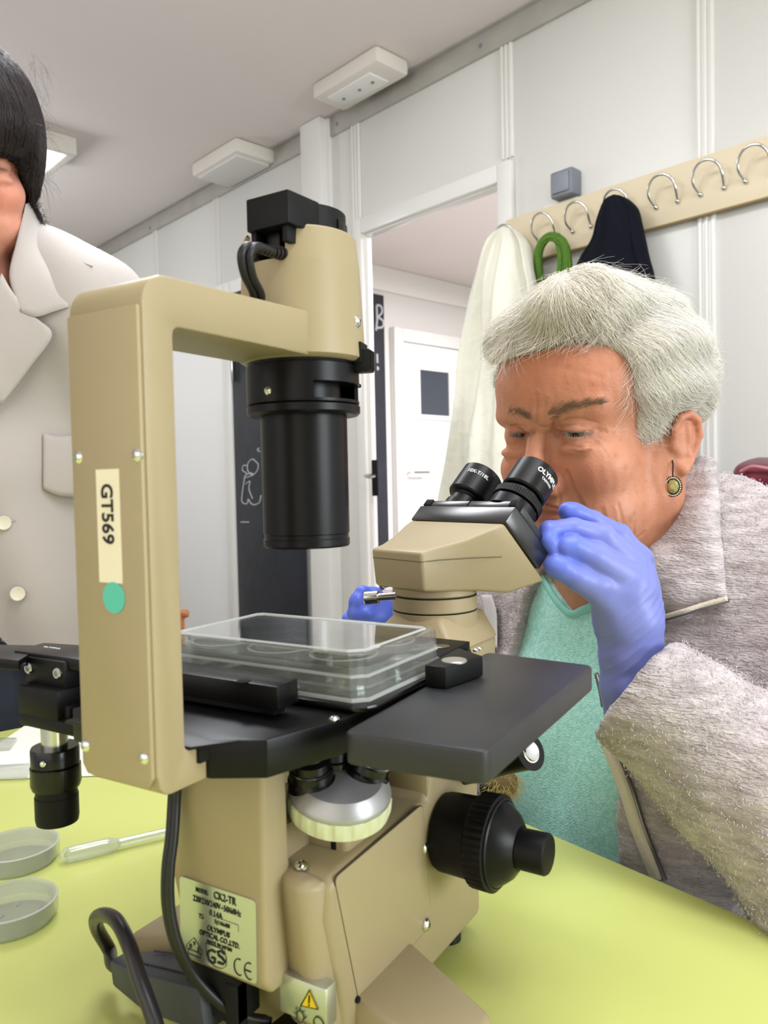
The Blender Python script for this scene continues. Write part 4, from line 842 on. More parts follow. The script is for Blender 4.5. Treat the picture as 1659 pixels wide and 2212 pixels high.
# power cord with its plug in the inlet
pc_ = empty('power_cord', onz(300, 2140, 0), 'thick grey power cord looping up beside the microscope plug', 'cord')
q = [at(1, 1, 1)]*0
e1_, e0_ = at(258, 2087, 0.429), np.array([0.064, 0.010, 0.036])
ax_ = (e0_-e1_); L_ = np.linalg.norm(ax_); ax_ /= L_; sd_ = np.cross(ax_, (0, 0, 1)); sd_ /= np.linalg.norm(sd_); up_ = np.cross(sd_, ax_)
def pl(t, s, u): return tuple(e1_ + ax_*t*L_ + sd_*s + up_*u)
b = MB(); b.hexa([pl(0, -.006, -.008), pl(0, .006, -.008), pl(.42, .012, -.011), pl(.42, -.012, -.011), pl(0, -.006, .006), pl(0, .006, .006), pl(.42, .012, .0085), pl(.42, -.012, .0085)], .0025)
b.hexa([pl(.40, -.012, -.011), pl(.40, .012, -.011), pl(1.0, .012, -.012), pl(1.0, -.012, -.012), pl(.40, -.012, .0085), pl(.40, .012, .0085), pl(1.0, .012, .0095), pl(1.0, -.012, .0095)], .0025)
pg = b.build('plug', M['plug'], pc_, 40)
b = MB(); b.tube([pl(.30, -.006, .0092), pl(.55, -.009, .0097), pl(.95, -.009, .0105)], .0006, 6); b.tube([pl(.34, .004, .0088), pl(.6, .004, .0095), pl(.95, .004, .0103)], .0006, 6); b.build('ridge', M['plug'], pg)
cp = [pl(.12, 0, 0), e1_ - ax_*0.006, at(236, 2052, .447), at(212, 2010, .437), at(207, 1984, .425), at(226, 1976, .41), at(252, 1990, .395), at(278, 2040, .38), at(300, 2110, .37), at(325, 2180, .362), at(345, 2240, .357), at(380, 2330, .352), at(430, 2480, .36)]
MB().tube(spline(cp, 8), 0.0037, 14).build('cable', M['cord'], pc_, 180)
# wooden chair and papers seen beyond the post
ch = empty('wooden_chair', at(402, 1420, 2.1)*np.array([1, 1, 0])+np.array([0, 0, FLOOR]), 'orange wooden chair seen through the gap beside the microscope post', 'chair')
c0 = at(398, 1326, 2.1); rr_ = (at(412, 1326, 2.1)-c0); rr_ /= np.linalg.norm(rr_); ff_ = np.cross((0, 0, 1), rr_)
b = MB(); b.tube([c0-rr_*.30, c0-rr_*.02, c0+rr_*.003, c0+rr_*.012], [.012, .012, .012, .008], 12); b.build('backrest', M['wood'], ch, 60)
for k in (-.27, -.012):
    p = c0+rr_*k; MB().tube([p, (p[0], p[1], FLOOR)], .012, 12).build('leg', M['wood'], ch, 60)
    p2 = p-ff_*.36; MB().tube([(p2[0], p2[1], FLOOR+.43), (p2[0], p2[1], FLOOR)], .012, 12).build('leg', M['wood'], ch, 60)
b = MB(); q = [c0-rr_*.285, c0+rr_*.0, c0+rr_*0-ff_*.375, c0-rr_*.285-ff_*.375]; b.hexa([(p[0], p[1], FLOOR+.43) for p in q]+[(p[0], p[1], FLOOR+.455) for p in q], .006); b.build('seat', M['wood'], ch, 40)
# ------------------------------------------------------------------ hanging clothes
def garment(name, rows, m, lab_, cat, folds, parent=None, seg=96, off=WALL, close=True, seed=1, lean=0.0, noisek=1.0):
    rg = np.random.default_rng(seed); ph = rg.uniform(0, 6.28, 8)
    b = bmesh.new(); rings = []
    rs = spline([np.array(r, float) for r in rows], 6)
    for k, r in enumerate(rs):
        v, uL, uR, th, gap = r; L_ = np.array(onw(uL, v, off-gap)); R_ = np.array(onw(uR, v, off-gap)); c = (L_+R_)/2; hw = np.linalg.norm(R_-L_)/2; ring = []
        t_ = k/len(rs)
        for j in range(seg):
            a = 2*math.pi*j/seg; w = 1.0; d = 0
            amp = folds*(0.25+0.75*min(1, t_*2.2))
            for q, (n_, g) in enumerate(((5, .5), (8, .35), (13, .25))): d += g*math.sin(n_*a + ph[q] + 2.4*t_*noisek*(q+1) + 0.7*math.sin(6*t_+q))
            d += 0.25*math.sin(17*t_*noisek + 3*a + ph[4])
            p = c + (R_-L_)/2*math.cos(a)*(1+amp*d*0.25/max(hw, .02)*0.1) + (-NV)*(th*0.5*math.sin(a) + amp*d*(0.4+0.6*abs(math.sin(a))))
            ring.append(b.verts.new(p))
        rings.append(ring)
    for r0, r1 in zip(rings, rings[1:]):
        for j in range(seg): b.faces.new((r0[j], r0[(j+1) % seg], r1[(j+1) % seg], r1[j]))
    b.faces.new(rings[0][::-1]); b.faces.new(rings[-1])
    mb = MB(); mb._add(b); o = mb.build(name, m, parent, 70)
    if lab_: tag(o, lab_, cat)
    return o
M['coatw'] = mat('white_cotton', (232, 230, 214), 0.8, noise=0.05, nscale=4, bump=0.5, bscale=26, bdist=0.012, sheen=0.2)
M['navy'] = mat('navy_wool', (14, 16, 26), 0.85, bump=0.3, bscale=400, bdist=0.002, sheen=0.0, spec=0.15)
M['burg'] = mat('burgundy_cloth', (112, 16, 42), 0.6, noise=0.3, nscale=14, sheen=0.2)
M['knit'] = mat('green_knit', (86, 128, 40), 0.85, noise=0.25, nscale=160)
garment('hanging_lab_coat', [(494, 1082, 1112, .03, .075), (508, 1068, 1126, .05, .08), (530, 1055, 1140, .07, .09), (580, 1040, 1150, .09, .10), (640, 1024, 1160, .10, .11), (720, 1014, 1165, .11, .115), (800, 1008, 1170, .12, .12), (880, 1000, 1175, .13, .125), (960, 985, 1180, .14, .13), (1060, 965, 1185, .14, .13), (1180, 945, 1190, .14, .135), (1400, 925, 1195, .14, .14), (1600, 905, 1200, .14, .14)], M['coatw'], 'white lab coat hanging from the leftmost hook of the coat rack', 'coat', 0.050, seed=4)
garment('hanging_jumper', [(424, 1325, 1345, .04, .095), (432, 1311, 1360, .06, .095), (450, 1302, 1376, .08, .10), (480, 1292, 1384, .09, .105), (520, 1283, 1392, .10, .11), (560, 1258, 1402, .11, .11), (600, 1247, 1412, .12, .115), (700, 1245, 1425, .12, .115), (900, 1245, 1440, .12, .115), (1200, 1245, 1450, .12, .115)], M['navy'], 'dark navy woollen garment hanging on the coat rack behind the white-haired woman', 'jumper', 0.010, seed=9)
MB().lathe([(0, .004), (.010, .004), (.012, .001), (.012, -.004)], onw(1254, 572, WALL-.175), -NV, 16).build('button', M['gap'], bpy.data.objects['hanging_jumper'])
b = MB()
sp = spline([onw(1172, 640, WALL-.05), onw(1166, 590, WALL-.06), onw(1165, 548, WALL-.068), onw(1176, 522, WALL-.074), onw(1194, 512, WALL-.076), onw(1210, 522, WALL-.078), onw(1216, 560, WALL-.08), onw(1212, 600, WALL-.08), onw(1206, 640, WALL-.08), onw(1210, 700, WALL-.08)], 10)
b.tube(sp, [0.0145]*len(sp), 14, flat=0.6, up=NV)
sp2 = spline([onw(1204, 512, WALL-.088), onw(1222, 530, WALL-.09), onw(1229, 570, WALL-.09), onw(1233, 620, WALL-.09), onw(1236, 700, WALL-.09)], 10)
b.tube(sp2, [0.0135]*len(sp2), 14, flat=0.6, up=NV)
gs = b.build('knitted_strap', M['knit'], None, 70); tag(gs, 'green knitted bag strap looped over a hook of the coat rack', 'strap')
b = MB()
for path, r in ((sp, .0150), (sp2, .0140)):
    for i in range(0, len(path)-1):
        p, q_ = np.asarray(path[i]), np.asarray(path[i+1]); t_ = (q_-p)/np.linalg.norm(q_-p); s_ = np.cross(t_, NV); s_ /= np.linalg.norm(s_)
        for f in (0.0, .34, .67):
            c = p+(q_-p)*f
            for k in (-.55, 0.0, .55): b.tube([c+s_*r*(k-.25)-NV*r*(.62-.25*abs(k))-t_*.003, c+s_*r*(k+.25)-NV*r*(.62-.25*abs(k))+t_*.003], .0028, 5)
b.build('knit_stitches', M['knit'], gs, 180, kind='stuff')
# burgundy garment at the right edge
bg_ = garment('burgundy_bag', [(988, 1640, 1680, .05, .1), (994, 1618, 1720, .1, .12), (1006, 1598, 1760, .16, .14), (1024, 1589, 1800, .18, .15), (1048, 1592, 1800, .18, .15), (1058, 1604, 1800, .14, .15), (1062, 1615, 1790, .10, .15)], M['burg'], 'burgundy padded bag at the right edge behind the grey jacket', 'bag', 0.004, seed=3)
b = MB(); b.tube(spline([onw(1600, 1018, WALL-.235), onw(1625, 1008, WALL-.245), onw(1659, 1012, WALL-.25), onw(1700, 1018, WALL-.25)], 6), .004, 8); b.build('zip', mat('rose_zip', (190, 120, 130), 0.5), bg_)
# ------------------------------------------------------------------ signed-distance modelling for bodies and cloth
def ln(a): return np.sqrt((a*a).sum(-1))
def ell(P, c, r):
    r = np.asarray(r, float); q = P-np.asarray(c, float); k0 = ln(q/r); k1 = ln(q/(r*r)); return k0*(k0-1)/np.maximum(k1, 1e-9)
def rc(P, a, b, ra, rb):
    a = np.asarray(a, float); ab = np.asarray(b, float)-a; t = np.clip(((P-a)@ab)/max(ab@ab, 1e-12), 0, 1); return ln(P-a-t[..., None]*ab) - (ra+(rb-ra)*t)
def chain(P, pts, k=0.0):            # pts: list of (xyz, r)
    d = None
    for (a, ra), (b, rb) in zip(pts, pts[1:]):
        e = rc(P, a, b, ra, rb); d = e if d is None else (smin(d, e, k) if k else np.minimum(d, e))
    return d
def rbox(P, c, h, r): q = np.abs(P-np.asarray(c, float))-np.asarray(h, float)+r; return ln(np.maximum(q, 0))+np.minimum(q.max(-1), 0)-r
def smin(a, b, k): h = np.maximum(k-np.abs(a-b), 0)/k; return np.minimum(a, b)-h*h*k*0.25
def smax(a, b, k): return -smin(-a, -b, k)
def grad(f, P, e):
    g = np.stack([f(P+np.eye(3)[i]*e)-f(P-np.eye(3)[i]*e) for i in range(3)], -1); return g/np.maximum(ln(g), 1e-12)[..., None]
def surface(f, lo, hi, h):
    lo = np.asarray(lo, float); n = np.ceil((np.asarray(hi)-lo)/h).astype(int); B = 6; nb = (n+B)//B+1; N = nb*B
    ci = np.stack(np.meshgrid(*[np.arange(k) for k in nb], indexing='ij'), -1).reshape(-1, 3)
    cd = f(lo+(ci*B+(B-1)/2)*h); D = np.repeat(np.repeat(np.repeat(cd.reshape(nb), B, 0), B, 1), B, 2).astype(np.float32)
    near = ci[np.abs(cd) < h*B*1.6]
    o = np.stack(np.meshgrid(*[np.arange(B)]*3, indexing='ij'), -1).reshape(-1, 3)
    for s in range(0, len(near), 1500):
        q = (near[s:s+1500, None, :]*B+o[None]).reshape(-1, 3); D[q[:, 0], q[:, 1], q[:, 2]] = f(lo+q*h)
    S = D < 0
    def cor(A, d): return A[d[0]:N[0]-1+d[0], d[1]:N[1]-1+d[1], d[2]:N[2]-1+d[2]]
    cs = [(i, j, k) for i in (0, 1) for j in (0, 1) for k in (0, 1)]
    cnt = sum(cor(S, c).astype(np.int8) for c in cs); act = (cnt > 0) & (cnt < 8); idx = np.argwhere(act)
    vid = -np.ones(act.shape, np.int64); vid[act] = np.arange(len(idx)); acc = np.zeros((len(idx), 3)); w = np.zeros(len(idx))
    for a in range(8):
        for b in range(a+1, 8):
            d = np.subtract(cs[b], cs[a])
            if np.abs(d).sum() != 1: continue
            da = D[tuple((idx+cs[a]).T)]; db = D[tuple((idx+cs[b]).T)]; m = (da < 0) != (db < 0); t = da[m]/(da[m]-db[m])
            acc[m] += np.array(cs[a])+t[:, None]*d; w[m] += 1
    V_ = lo+(idx+acc/w[:, None])*h; Fs = []
    for ax in range(3):
        u, v = (ax+1) % 3, (ax+2) % 3; e = np.zeros(3, int); e[ax] = 1
        A = S[:N[0]-1, :N[1]-1, :N[2]-1]; Bq = S[e[0]:N[0]-1+e[0], e[1]:N[1]-1+e[1], e[2]:N[2]-1+e[2]]
        g = np.argwhere(A != Bq); g = g[(g[:, u] > 0) & (g[:, v] > 0)]
        du = np.zeros(3, int); du[u] = 1; dv = np.zeros(3, int); dv[v] = 1
        q = np.stack([vid[tuple(x.T)] for x in (g, g-du, g-du-dv, g-dv)], -1); fl = ~A[tuple(g.T)]; q[fl] = q[fl][:, ::-1]; Fs.append(q[(q >= 0).all(1)])
    return V_, np.concatenate(Fs)
def mesh_np(V_, F_, col=None):
    me = bpy.data.meshes.new('m'); V_ = np.asarray(V_, np.float32); F_ = np.asarray(F_, np.int32); k = F_.shape[1]
    me.vertices.add(len(V_)); me.vertices.foreach_set('co', V_.ravel()); me.loops.add(F_.size); me.loops.foreach_set('vertex_index', F_.ravel())
    me.polygons.add(len(F_)); me.polygons.foreach_set('loop_start', np.arange(0, F_.size, k, dtype=np.int32))
    me.update(calc_edges=True); me.validate()
    if col is not None:
        at_ = me.color_attributes.new('Col', 'FLOAT_COLOR', 'POINT'); at_.data.foreach_set('color', np.concatenate([col, np.ones((len(col), 1))], 1).astype(np.float32).ravel())
    return me
def hit(f, uv, d0=0.3, d1=1.6, n=70):       # where the line of sight of a photo pixel meets a surface
    uv = np.atleast_2d(np.asarray(uv, float)); rd = np.stack([ray(*q) for q in uv]); t = np.full(len(uv), d0)
    for _ in range(n): t = np.minimum(t+0.8*f(CAM+rd*t[:, None])/ln(rd), d1)
    return CAM+rd*t[:, None]
def vnoise(P, s, seed=0):                    # cheap smooth noise from summed sines
    r = np.random.default_rng(seed); o = 0
    for _ in range(7): k = r.normal(size=3); k *= r.uniform(.6, 1.6)/np.linalg.norm(k); o = o+np.sin(P@(k*s)+r.uniform(0, 6.28))
    return o/4.0
def pline(P, pts, wd):                       # falloff around a polyline
    d = np.full(len(P), 9.0)
    for a, b in zip(pts, pts[1:]): d = np.minimum(d, rc(P, a, b, 0, 0))
    return np.exp(-(d/wd)**2)
def sheet(name, rows, thick, m, parent, sub=6, puff=0.0, disp=None, **t):   # thick cloth flap through a control net of (u, v, depth)
    G = np.array([[at(*p) if isinstance(p, tuple) else p for p in r] for r in rows])
    G = np.array([spline(list(r), sub) for r in G]); G = np.array([spline(list(G[:, j]), sub) for j in range(G.shape[1])]).transpose(1, 0, 2)
    nu, nv = G.shape[:2]; du = np.gradient(G, axis=0); dv = np.gradient(G, axis=1); n = np.cross(du, dv); n /= np.maximum(ln(n), 1e-9)[..., None]
    if ((CAM-G.reshape(-1, 3).mean(0))@n.reshape(-1, 3).mean(0)) < 0: n = -n
    ii, jj = np.meshgrid(np.linspace(-1, 1, nu), np.linspace(-1, 1, nv), indexing='ij'); w = (1-ii**8)*(1-jj**8)
    if disp is not None: G = G+n*disp(G)[..., None]
    top = G+n*(thick*0.5*np.sqrt(np.maximum(w, 0.02))+puff*w)[..., None]; bot = G-n*(thick*0.5*np.sqrt(np.maximum(w, 0.02)))[..., None]
    V_ = np.concatenate([top.reshape(-1, 3), bot.reshape(-1, 3)]); id_ = np.arange(nu*nv).reshape(nu, nv)
    q = np.stack([id_[:-1, :-1], id_[1:, :-1], id_[1:, 1:], id_[:-1, 1:]], -1).reshape(-1, 4); F_ = [q, q[:, ::-1]+nu*nv]
    for e in (id_[0], id_[:, -1], id_[-1][::-1], id_[:, 0][::-1]): F_.append(np.stack([e[:-1], e[1:], e[1:]+nu*nv, e[:-1]+nu*nv], -1))
    me = mesh_np(V_, np.concatenate(F_)); bm = bmesh.new(); bm.from_mesh(me); bmesh.ops.recalc_face_normals(bm, faces=bm.faces); bm.to_mesh(me); bm.free()
    return link(name, me, m, parent, 180, **t)
def strands_mesh(S, rad, col=None, taper=0.35):      # S: (n, k, 3) strand points -> thin three-sided tubes
    n, k, _ = S.shape; T = np.gradient(S, axis=1); T /= np.maximum(ln(T), 1e-9)[..., None]
    ref = np.random.default_rng(2).normal(size=(n, 1, 3)); u = np.cross(T, ref); u /= np.maximum(ln(u), 1e-9)[..., None]; v = np.cross(T, u)
    rr_ = rad*(np.linspace(1, taper, k)**1.0)[None, :, None]; R_ = np.stack([S+(u*math.cos(a)+v*math.sin(a))*rr_ for a in (0, 2.094, 4.189)], 2)
    V_ = R_.reshape(-1, 3); b = (np.arange(n)[:, None]*k+np.arange(k-1)[None])*3; F_ = []
    for j in range(3):
        j2 = (j+1) % 3; F_.append(np.stack([b+j, b+j2, b+3+j2, b+3+j], -1).reshape(-1, 4))
    c = None if col is None else np.repeat(col, k*3, 0)
    return mesh_np(V_, np.concatenate(F_), c)
# ------------------------------------------------------------------ head geometry, shared (millimetres: f forward, l to the person's left, u up; origin between the eyes)
def head_core(P, old=1.0):
    S = P.copy(); S[:, 1] = np.abs(S[:, 1])
    d = ell(S, (-74, 0, 36), (94, 75, 76)); d = smin(d, ell(S, (-30, 0, 34), (51, 63, 50)), 12)
    d = smin(d, ell(S, (-36, 0, -32), (49, 60, 64)), 14)
    d = smin(d, rc(S, (-84, 52, 6), (-76, 53, -40), 20, 20), 14); d = smin(d, rc(S, (-78, 50, -40), (-66, 50, -66), 20, 20), 14); d = smin(d, rc(S, (-66, 48, -70), (-6, 12, -100), 21, 15), 16)
    d = smin(d, ell(S, (-20, 38, -72), (30, 25, 30)), 16)                 # jowl
    d = smin(d, ell(S, (-12, 38, -32), (24, 25, 24)), 12)                 # cheek
    d = smin(d, rc(S, (2, 0, -97), (1, 8, -98), 14, 12), 12)              # chin
    d = smin(d, rc(S, (11, 8, 17), (-4, 48, 18), 8, 8), 10)               # brow
    d = smin(d, ell(S, (0, 0, -67), (21, 27, 22)), 10)                    # muzzle
    d = smax(d, -ell(S, (17, 31, -1), (13, 19, 11)), 9)                   # socket
    d = smin(d, rc(S, (12, 0, 8), (23, 0, -22), 6.5, 8), 7); d = smin(d, rc(S, (23, 0, -22), (30, 0, -38), 8, 11), 5)
    d = smin(d, ell(S, (16, 12, -42), (11, 7, 8)), 5)                     # nose wing
    d = smin(d, ln(S-np.array([0, 31.5, 0]))-13.2, 4)                     # lids over the eyeball
    d = smin(d, ell(S, (7, 33, -13), (7, 15, 5.5)), 5)                    # bag under the eye
    d = smin(d, rc(S, (16, 0, -59), (11, 18, -63), 5.5, 3.5), 3); d = smin(d, rc(S, (15, 0, -70), (11, 16, -67), 6, 3.5), 3)
    d = smax(d, -rc(S, (22, 0, -64.5), (13, 24, -66), 1.6, 1.0), 2.5)     # mouth line
    return d
def ear_sdf(P):
    S = P.copy(); S[:, 1] = np.abs(S[:, 1]); S = S-np.array([20, 0, -15]); S = (S-np.array([-98, 76, -10]))/0.80+np.array([-98, 76, -10]); T = lambda f, o, u: np.array([f, 70+o, u])
    hx_ = [(T(-84, 4, -8), 3.2), (T(-84, 7, 6), 3.4), (T(-90, 11, 16), 3.6), (T(-101, 15, 18), 3.8), (T(-111, 17, 10), 3.8), (T(-113, 16, -6), 3.6), (T(-107, 12, -22), 3.6), (T(-98, 9, -33), 4.6), (T(-91, 6, -38), 6.5), (T(-87, 3, -32), 5)]
    d = chain(S, hx_, 2); d = smin(d, ell(S, T(-98, 5, -8), (15, 5.5, 26)), 3); d = smin(d, rc(S, T(-100, 12, 4), T(-98, 9, -22), 2.6, 3), 3)
    d = smax(d, -ell(S, T(-91, 13, -9), (7, 6, 10)), 3); d = smin(d, ell(S, T(-101, 6, -4), (16, 4.5, 27)), 2); d = smin(d, ell(S, T(-105, 9, 0), (9, 5, 19)), 3); d = smin(d, ell(S, T(-83, 3, -12), (3.5, 4, 6)), 3)
    return d*0.8
M['skin'] = mat('skin', (210, 150, 122), 0.46, attr='Col', noise=0.10, nscale=70, bump=0.35, bscale=420, bdist=0.0011, sss=0.10, spec=0.35)
M['eye'] = mat('eyeball', (200, 190, 182), 0.12, attr='Col')
M['hairw'] = mat('white_hair', (226, 220, 208), 0.42, attr='Col', spec=0.4)
M['hairbase'] = mat('white_hair_mass', (226, 217, 202), 0.75, noise=0.35, nscale=120, bump=0.8, bscale=260, bdist=0.004)
M['brow'] = mat('grey_brown_brow', (132, 110, 84), 0.6)
M['fleece'] = mat('grey_fleece', (218, 208, 209), 0.95, col2=(180, 169, 170), nscale=38, stretch=(1.0, 1.0, 4.2, 0.3, 0.5, 0.2), bump=1.0, bscale=190, bdist=0.0045, sheen=0.25, spec=0.1)
M['fleecelin'] = mat('fleece_lining', (120, 110, 106), 0.95, bump=0.8, bscale=240, bdist=0.004, spec=0.1)
M['mint'] = mat('mint_jersey', (150, 216, 206), 0.9, col2=(186, 234, 226), nscale=260, bump=0.8, bscale=700, bdist=0.0016, spec=0.1, sheen=0.15)
M['mintrib'] = mat('mint_rib', (146, 212, 202), 0.9, bump=0.5, bscale=900, bdist=0.001, spec=0.1)
M['glove'] = mat('blue_nitrile', (112, 124, 216), 0.42, noise=0.12, nscale=24, sss=0.0, spec=0.45, attr='Col')
M['tape'] = mat('zip_tape', (216, 206, 188), 0.85, bump=0.8, bscale=800, bdist=0.001)
M['zipm'] = mat('zip_metal', (120, 118, 116), 0.35, 0.8)
# ------------------------------------------------------------------ the white-haired woman at the eyepieces
EY = at(1183, 937, 0.665); PT = R(11)
HF = -HV*math.cos(PT)-np.array([0, 0, 1])*math.sin(PT); HU = np.array([0, 0, 1])*math.cos(PT)-HV*math.sin(PT); HL = -SV
def toL(P): q = (P-EY)*1000; return np.stack([q@HF, q@HL, q@HU], -1)
def toW(Q): Q = np.asarray(Q, float)/1000; return EY+Q[..., :1]*HF+Q[..., 1:2]*HL+Q[..., 2:3]*HU
def BP(b, l, z): return EY+HV*b-SV*l+np.array([0, 0, z])            # body frame: back, left, up from between the eyes
def toB(P): q = P-EY; return np.stack([q@HV, -(q@SV), q[:, 2]], -1)
lady = empty('person', BP(0.12, 0, FLOOR-EY[2]), 'woman with short white hair in grey fleece bending to the eyepieces', 'person')
def torso(P, g=0.0):
    B = toB(P); S = B.copy(); S[:, 1] = np.abs(S[:, 1])
    d = ell(S, (0.165, 0, -0.235), (0.125+g, 0.185+g, 0.17+g)); d = smin(d, ell(S, (0.138, 0, -0.42), (0.150+g, 0.19+g, 0.20+g)), 0.06)
    d = smin(d, rc(S, (0.165, 0.06, -0.115), (0.17, 0.175, -0.165), 0.06+g, 0.062+g), 0.05); d = smin(d, ell(S, (0.075, 0.075, -0.30), (0.07+g, 0.08+g, 0.075+g)), 0.05)
    d = smin(d, rc(S, (0.13, 0.09, -0.56), (-0.28, 0.11, -0.56), 0.10, 0.075), 0.05); d = smin(d, rc(S, (-0.28, 0.11, -0.56), (-0.26, 0.11, -1.0), 0.07, 0.05), 0.03)
    return d
def neck(P):
    B = toB(P); return smin(rc(B, (0.085, 0, -0.03), (0.15, 0, -0.14), 0.056, 0.062), ell(B, (0.088, 0, -0.105), (0.05, 0.058, 0.05)), 0.03)
def skin_sdf(P):
    Q = toL(P); d = head_core(Q)/1000; d = smin(d, ear_sdf(Q)/1000, 0.004); d = smin(d, neck(P), 0.022)
    ch = torso(P, -0.006); ch = np.maximum(ch, -(P[:, 2]-(EY[2]-0.30)))
    return smin(d, ch, 0.02)
lo = np.minimum.reduce([toW(np.array(q, float)) for q in ((60, -95, 125), (-190, 95, 125), (60, 95, -120), (-190, -95, -120))])-0.01
hi = np.maximum.reduce([toW(np.array(q, float)) for q in ((60, -95, 125), (-190, 95, 125), (60, 95, -120), (-190, -95, -120))])+0.01
def skin_cut(P): return skin_sdf(P)
corners = np.array([BP(b, l, z) for b in (-0.03, 0.29) for l in (-0.2, 0.2) for z in (-0.29, 0.13)]); lo = np.minimum(lo, corners.min(0)); hi = np.maximum(hi, corners.max(0)); lo[2] = EY[2]-0.30
V_, F_ = surface(skin_sdf, lo, hi, 0.0017)
N_ = grad(skin_sdf, V_, 0.0006); V_ -= N_*skin_sdf(V_)[:, None]
Q = toL(V_)
def pxl(pts): return list(hit(skin_sdf, pts))
disp = np.zeros(len(V_)); fm = Q[:, 0] > -60
def wr(pts, depth, wd, ridge=0.6):
    global disp
    L_ = pxl(spline([np.array(p, float) for p in pts], 4)); g = pline(V_[fm], L_, wd/1000); g2 = pline(V_[fm], L_, wd*2.2/1000)
    disp[fm] += (-depth*g + ridge*depth*(g2-g))/1000
WR = [([(1158, 850), (1160, 885), (1158, 915)], 1.5, 1.2), ([(1180, 860), (1178, 890), (1176, 905)], .9, 1.2), ([(1145, 880), (1143, 905)], .8, 1.1),
      ([(1165, 920), (1180, 923), (1194, 918)], .9, 1.0), ([(1163, 935), (1180, 938), (1192, 934)], .7, 1.0),
      ([(1200, 905), (1196, 925), (1203, 940)], 1.8, 2.2), ([(1210, 922), (1240, 916), (1280, 924), (1310, 932)], 1.1, 1.2), ([(1220, 908), (1255, 904), (1290, 915)], .6, 1.2),
      ([(1265, 936), (1295, 934), (1330, 940), (1352, 938)], 1.0, 1.1), ([(1290, 946), (1320, 958), (1340, 972)], .7, 1.1), ([(1285, 952), (1305, 972), (1312, 990)], .5, 1.1),
      ([(1215, 955), (1245, 966), (1275, 962)], 1.2, 1.4), ([(1222, 968), (1250, 978), (1280, 972)], .7, 1.2),
      ([(1225, 1020), (1240, 1055), (1256, 1085), (1268, 1120), (1272, 1160)], 2.2, 2.0), ([(1205, 1055), (1210, 1075), (1207, 1090)], .9, 1.2),
      ([(1300, 1100), (1310, 1140), (1306, 1180)], .9, 1.6), ([(1335, 1090), (1345, 1140), (1335, 1190)], .8, 1.6), ([(1370, 1110), (1368, 1160)], .7, 1.5),
      ([(1330, 1180), (1365, 1170), (1392, 1150)], 1.1, 2.0), ([(1300, 1205), (1345, 1215), (1385, 1195)], 1.1, 2.0),
      ([(1100, 925), (1115, 918), (1135, 922)], 1.0, 1.1), ([(1098, 960), (1115, 970), (1135, 962)], 1.0, 1.3), ([(1098, 985), (1120, 998)], .6, 1.3),
      ([(1130, 800), (1180, 790), (1240, 800), (1300, 815)], .35, 2.0), ([(1125, 770), (1190, 762), (1260, 772)], .3, 2.0)]
for w_ in WR: wr(*w_)
# eye slits
ES = {}
for k, pts in (('l', [(1207, 934), (1222, 937), (1240, 940), (1262, 938), (1278, 934)]), ('r', [(1104, 938), (1115, 939), (1128, 940), (1142, 938), (1152, 934)])):
    L_ = pxl(spline([np.array(p, float) for p in pts], 5)); ES[k] = L_; tt = np.array(L_)
    disp[fm] += -3.3*pline(V_[fm], L_, 1.6/1000)/1000 + 0.8*pline(V_[fm], [p+np.array([0, 0, .0034]) for p in L_], 1.5/1000)/1000 + 0.4*pline(V_[fm], [p-np.array([0, 0, .0032]) for p in L_], 1.4/1000)/1000
    if k == 'l':
        pass
disp += 0.00022*vnoise(V_, 600, 3)*(Q[:, 0] > -70)
V_ += N_*disp[:, None]
# colouring of the skin (age spots, lips, blush; forehead, eye slits and mouth line darker)
base = np.array(lin((196, 138, 110))); C_ = np.tile(base, (len(V_), 1))
def blend(mask, rgb):
    global C_
    C_ = C_*(1-mask[:, None])+np.array(lin(rgb))*mask[:, None]
bl_ = np.clip(0.5+0.5*vnoise(V_, 90, 5), 0, 1); blend(0.35*bl_, (196, 124, 94)); bl_ = np.clip(vnoise(V_, 260, 9)-0.25, 0, 1); blend(0.30*bl_, (184, 116, 88))
blend(0.6*np.exp(-(ln((Q-np.array([-5, 0, 52]))/np.array([40, 60, 26])))**2), (178, 102, 68))
for c_, r_, a_ in (((10, 40, -38), 20, .35), ((24, 0, -36), 13, .35), ((10, -40, -38), 20, .3)): blend(a_*np.exp(-(ln(Q-np.array(c_, float))/r_)**2), (206, 112, 92))
blend(0.45*np.exp(-(np.abs(Q[:, 0]+98)/22)**2-(np.abs(Q[:, 2]+5)/30)**2)*(np.abs(Q[:, 1]) > 70), (206, 118, 98))
lipm = np.exp(-(ln((Q-np.array([18, 0, -65.5]))/np.array([12, 21, 8])))**4); blend(0.75*lipm, (158, 88, 80))
L_ = pxl([(1180, 1090), (1205, 1096), (1228, 1098)]); blend(0.8*pline(V_, L_, .0012), (70, 26, 24))
for k in ES: blend(0.30*pline(V_, [p for p in ES[k]], .0075), (150, 92, 76)); blend(0.9*pline(V_, ES[k], .0008), (52, 34, 30))
rs_ = np.random.default_rng(12)
for u, v in [(1330, 985), (1352, 1010), (1375, 1065), (1382, 1000), (1345, 1060), (1310, 1040), (1362, 1120), (1320, 800), (1250, 760), (1280, 830), (1212, 1010), (1300, 880), (1395, 1040), (1340, 950), (1390, 1090), (1230, 790), (1180, 770)]:
    p = hit(skin_sdf, [(u, v)])[0]; r_ = rs_.uniform(.0012, .0026); blend(0.42*np.exp(-(ln(V_-p)/r_)**2), (150, 88, 60))
for w_ in WR[:20]: pass
me = mesh_np(V_, F_, C_); body_o = link('body', me, M['skin'], lady, 180)
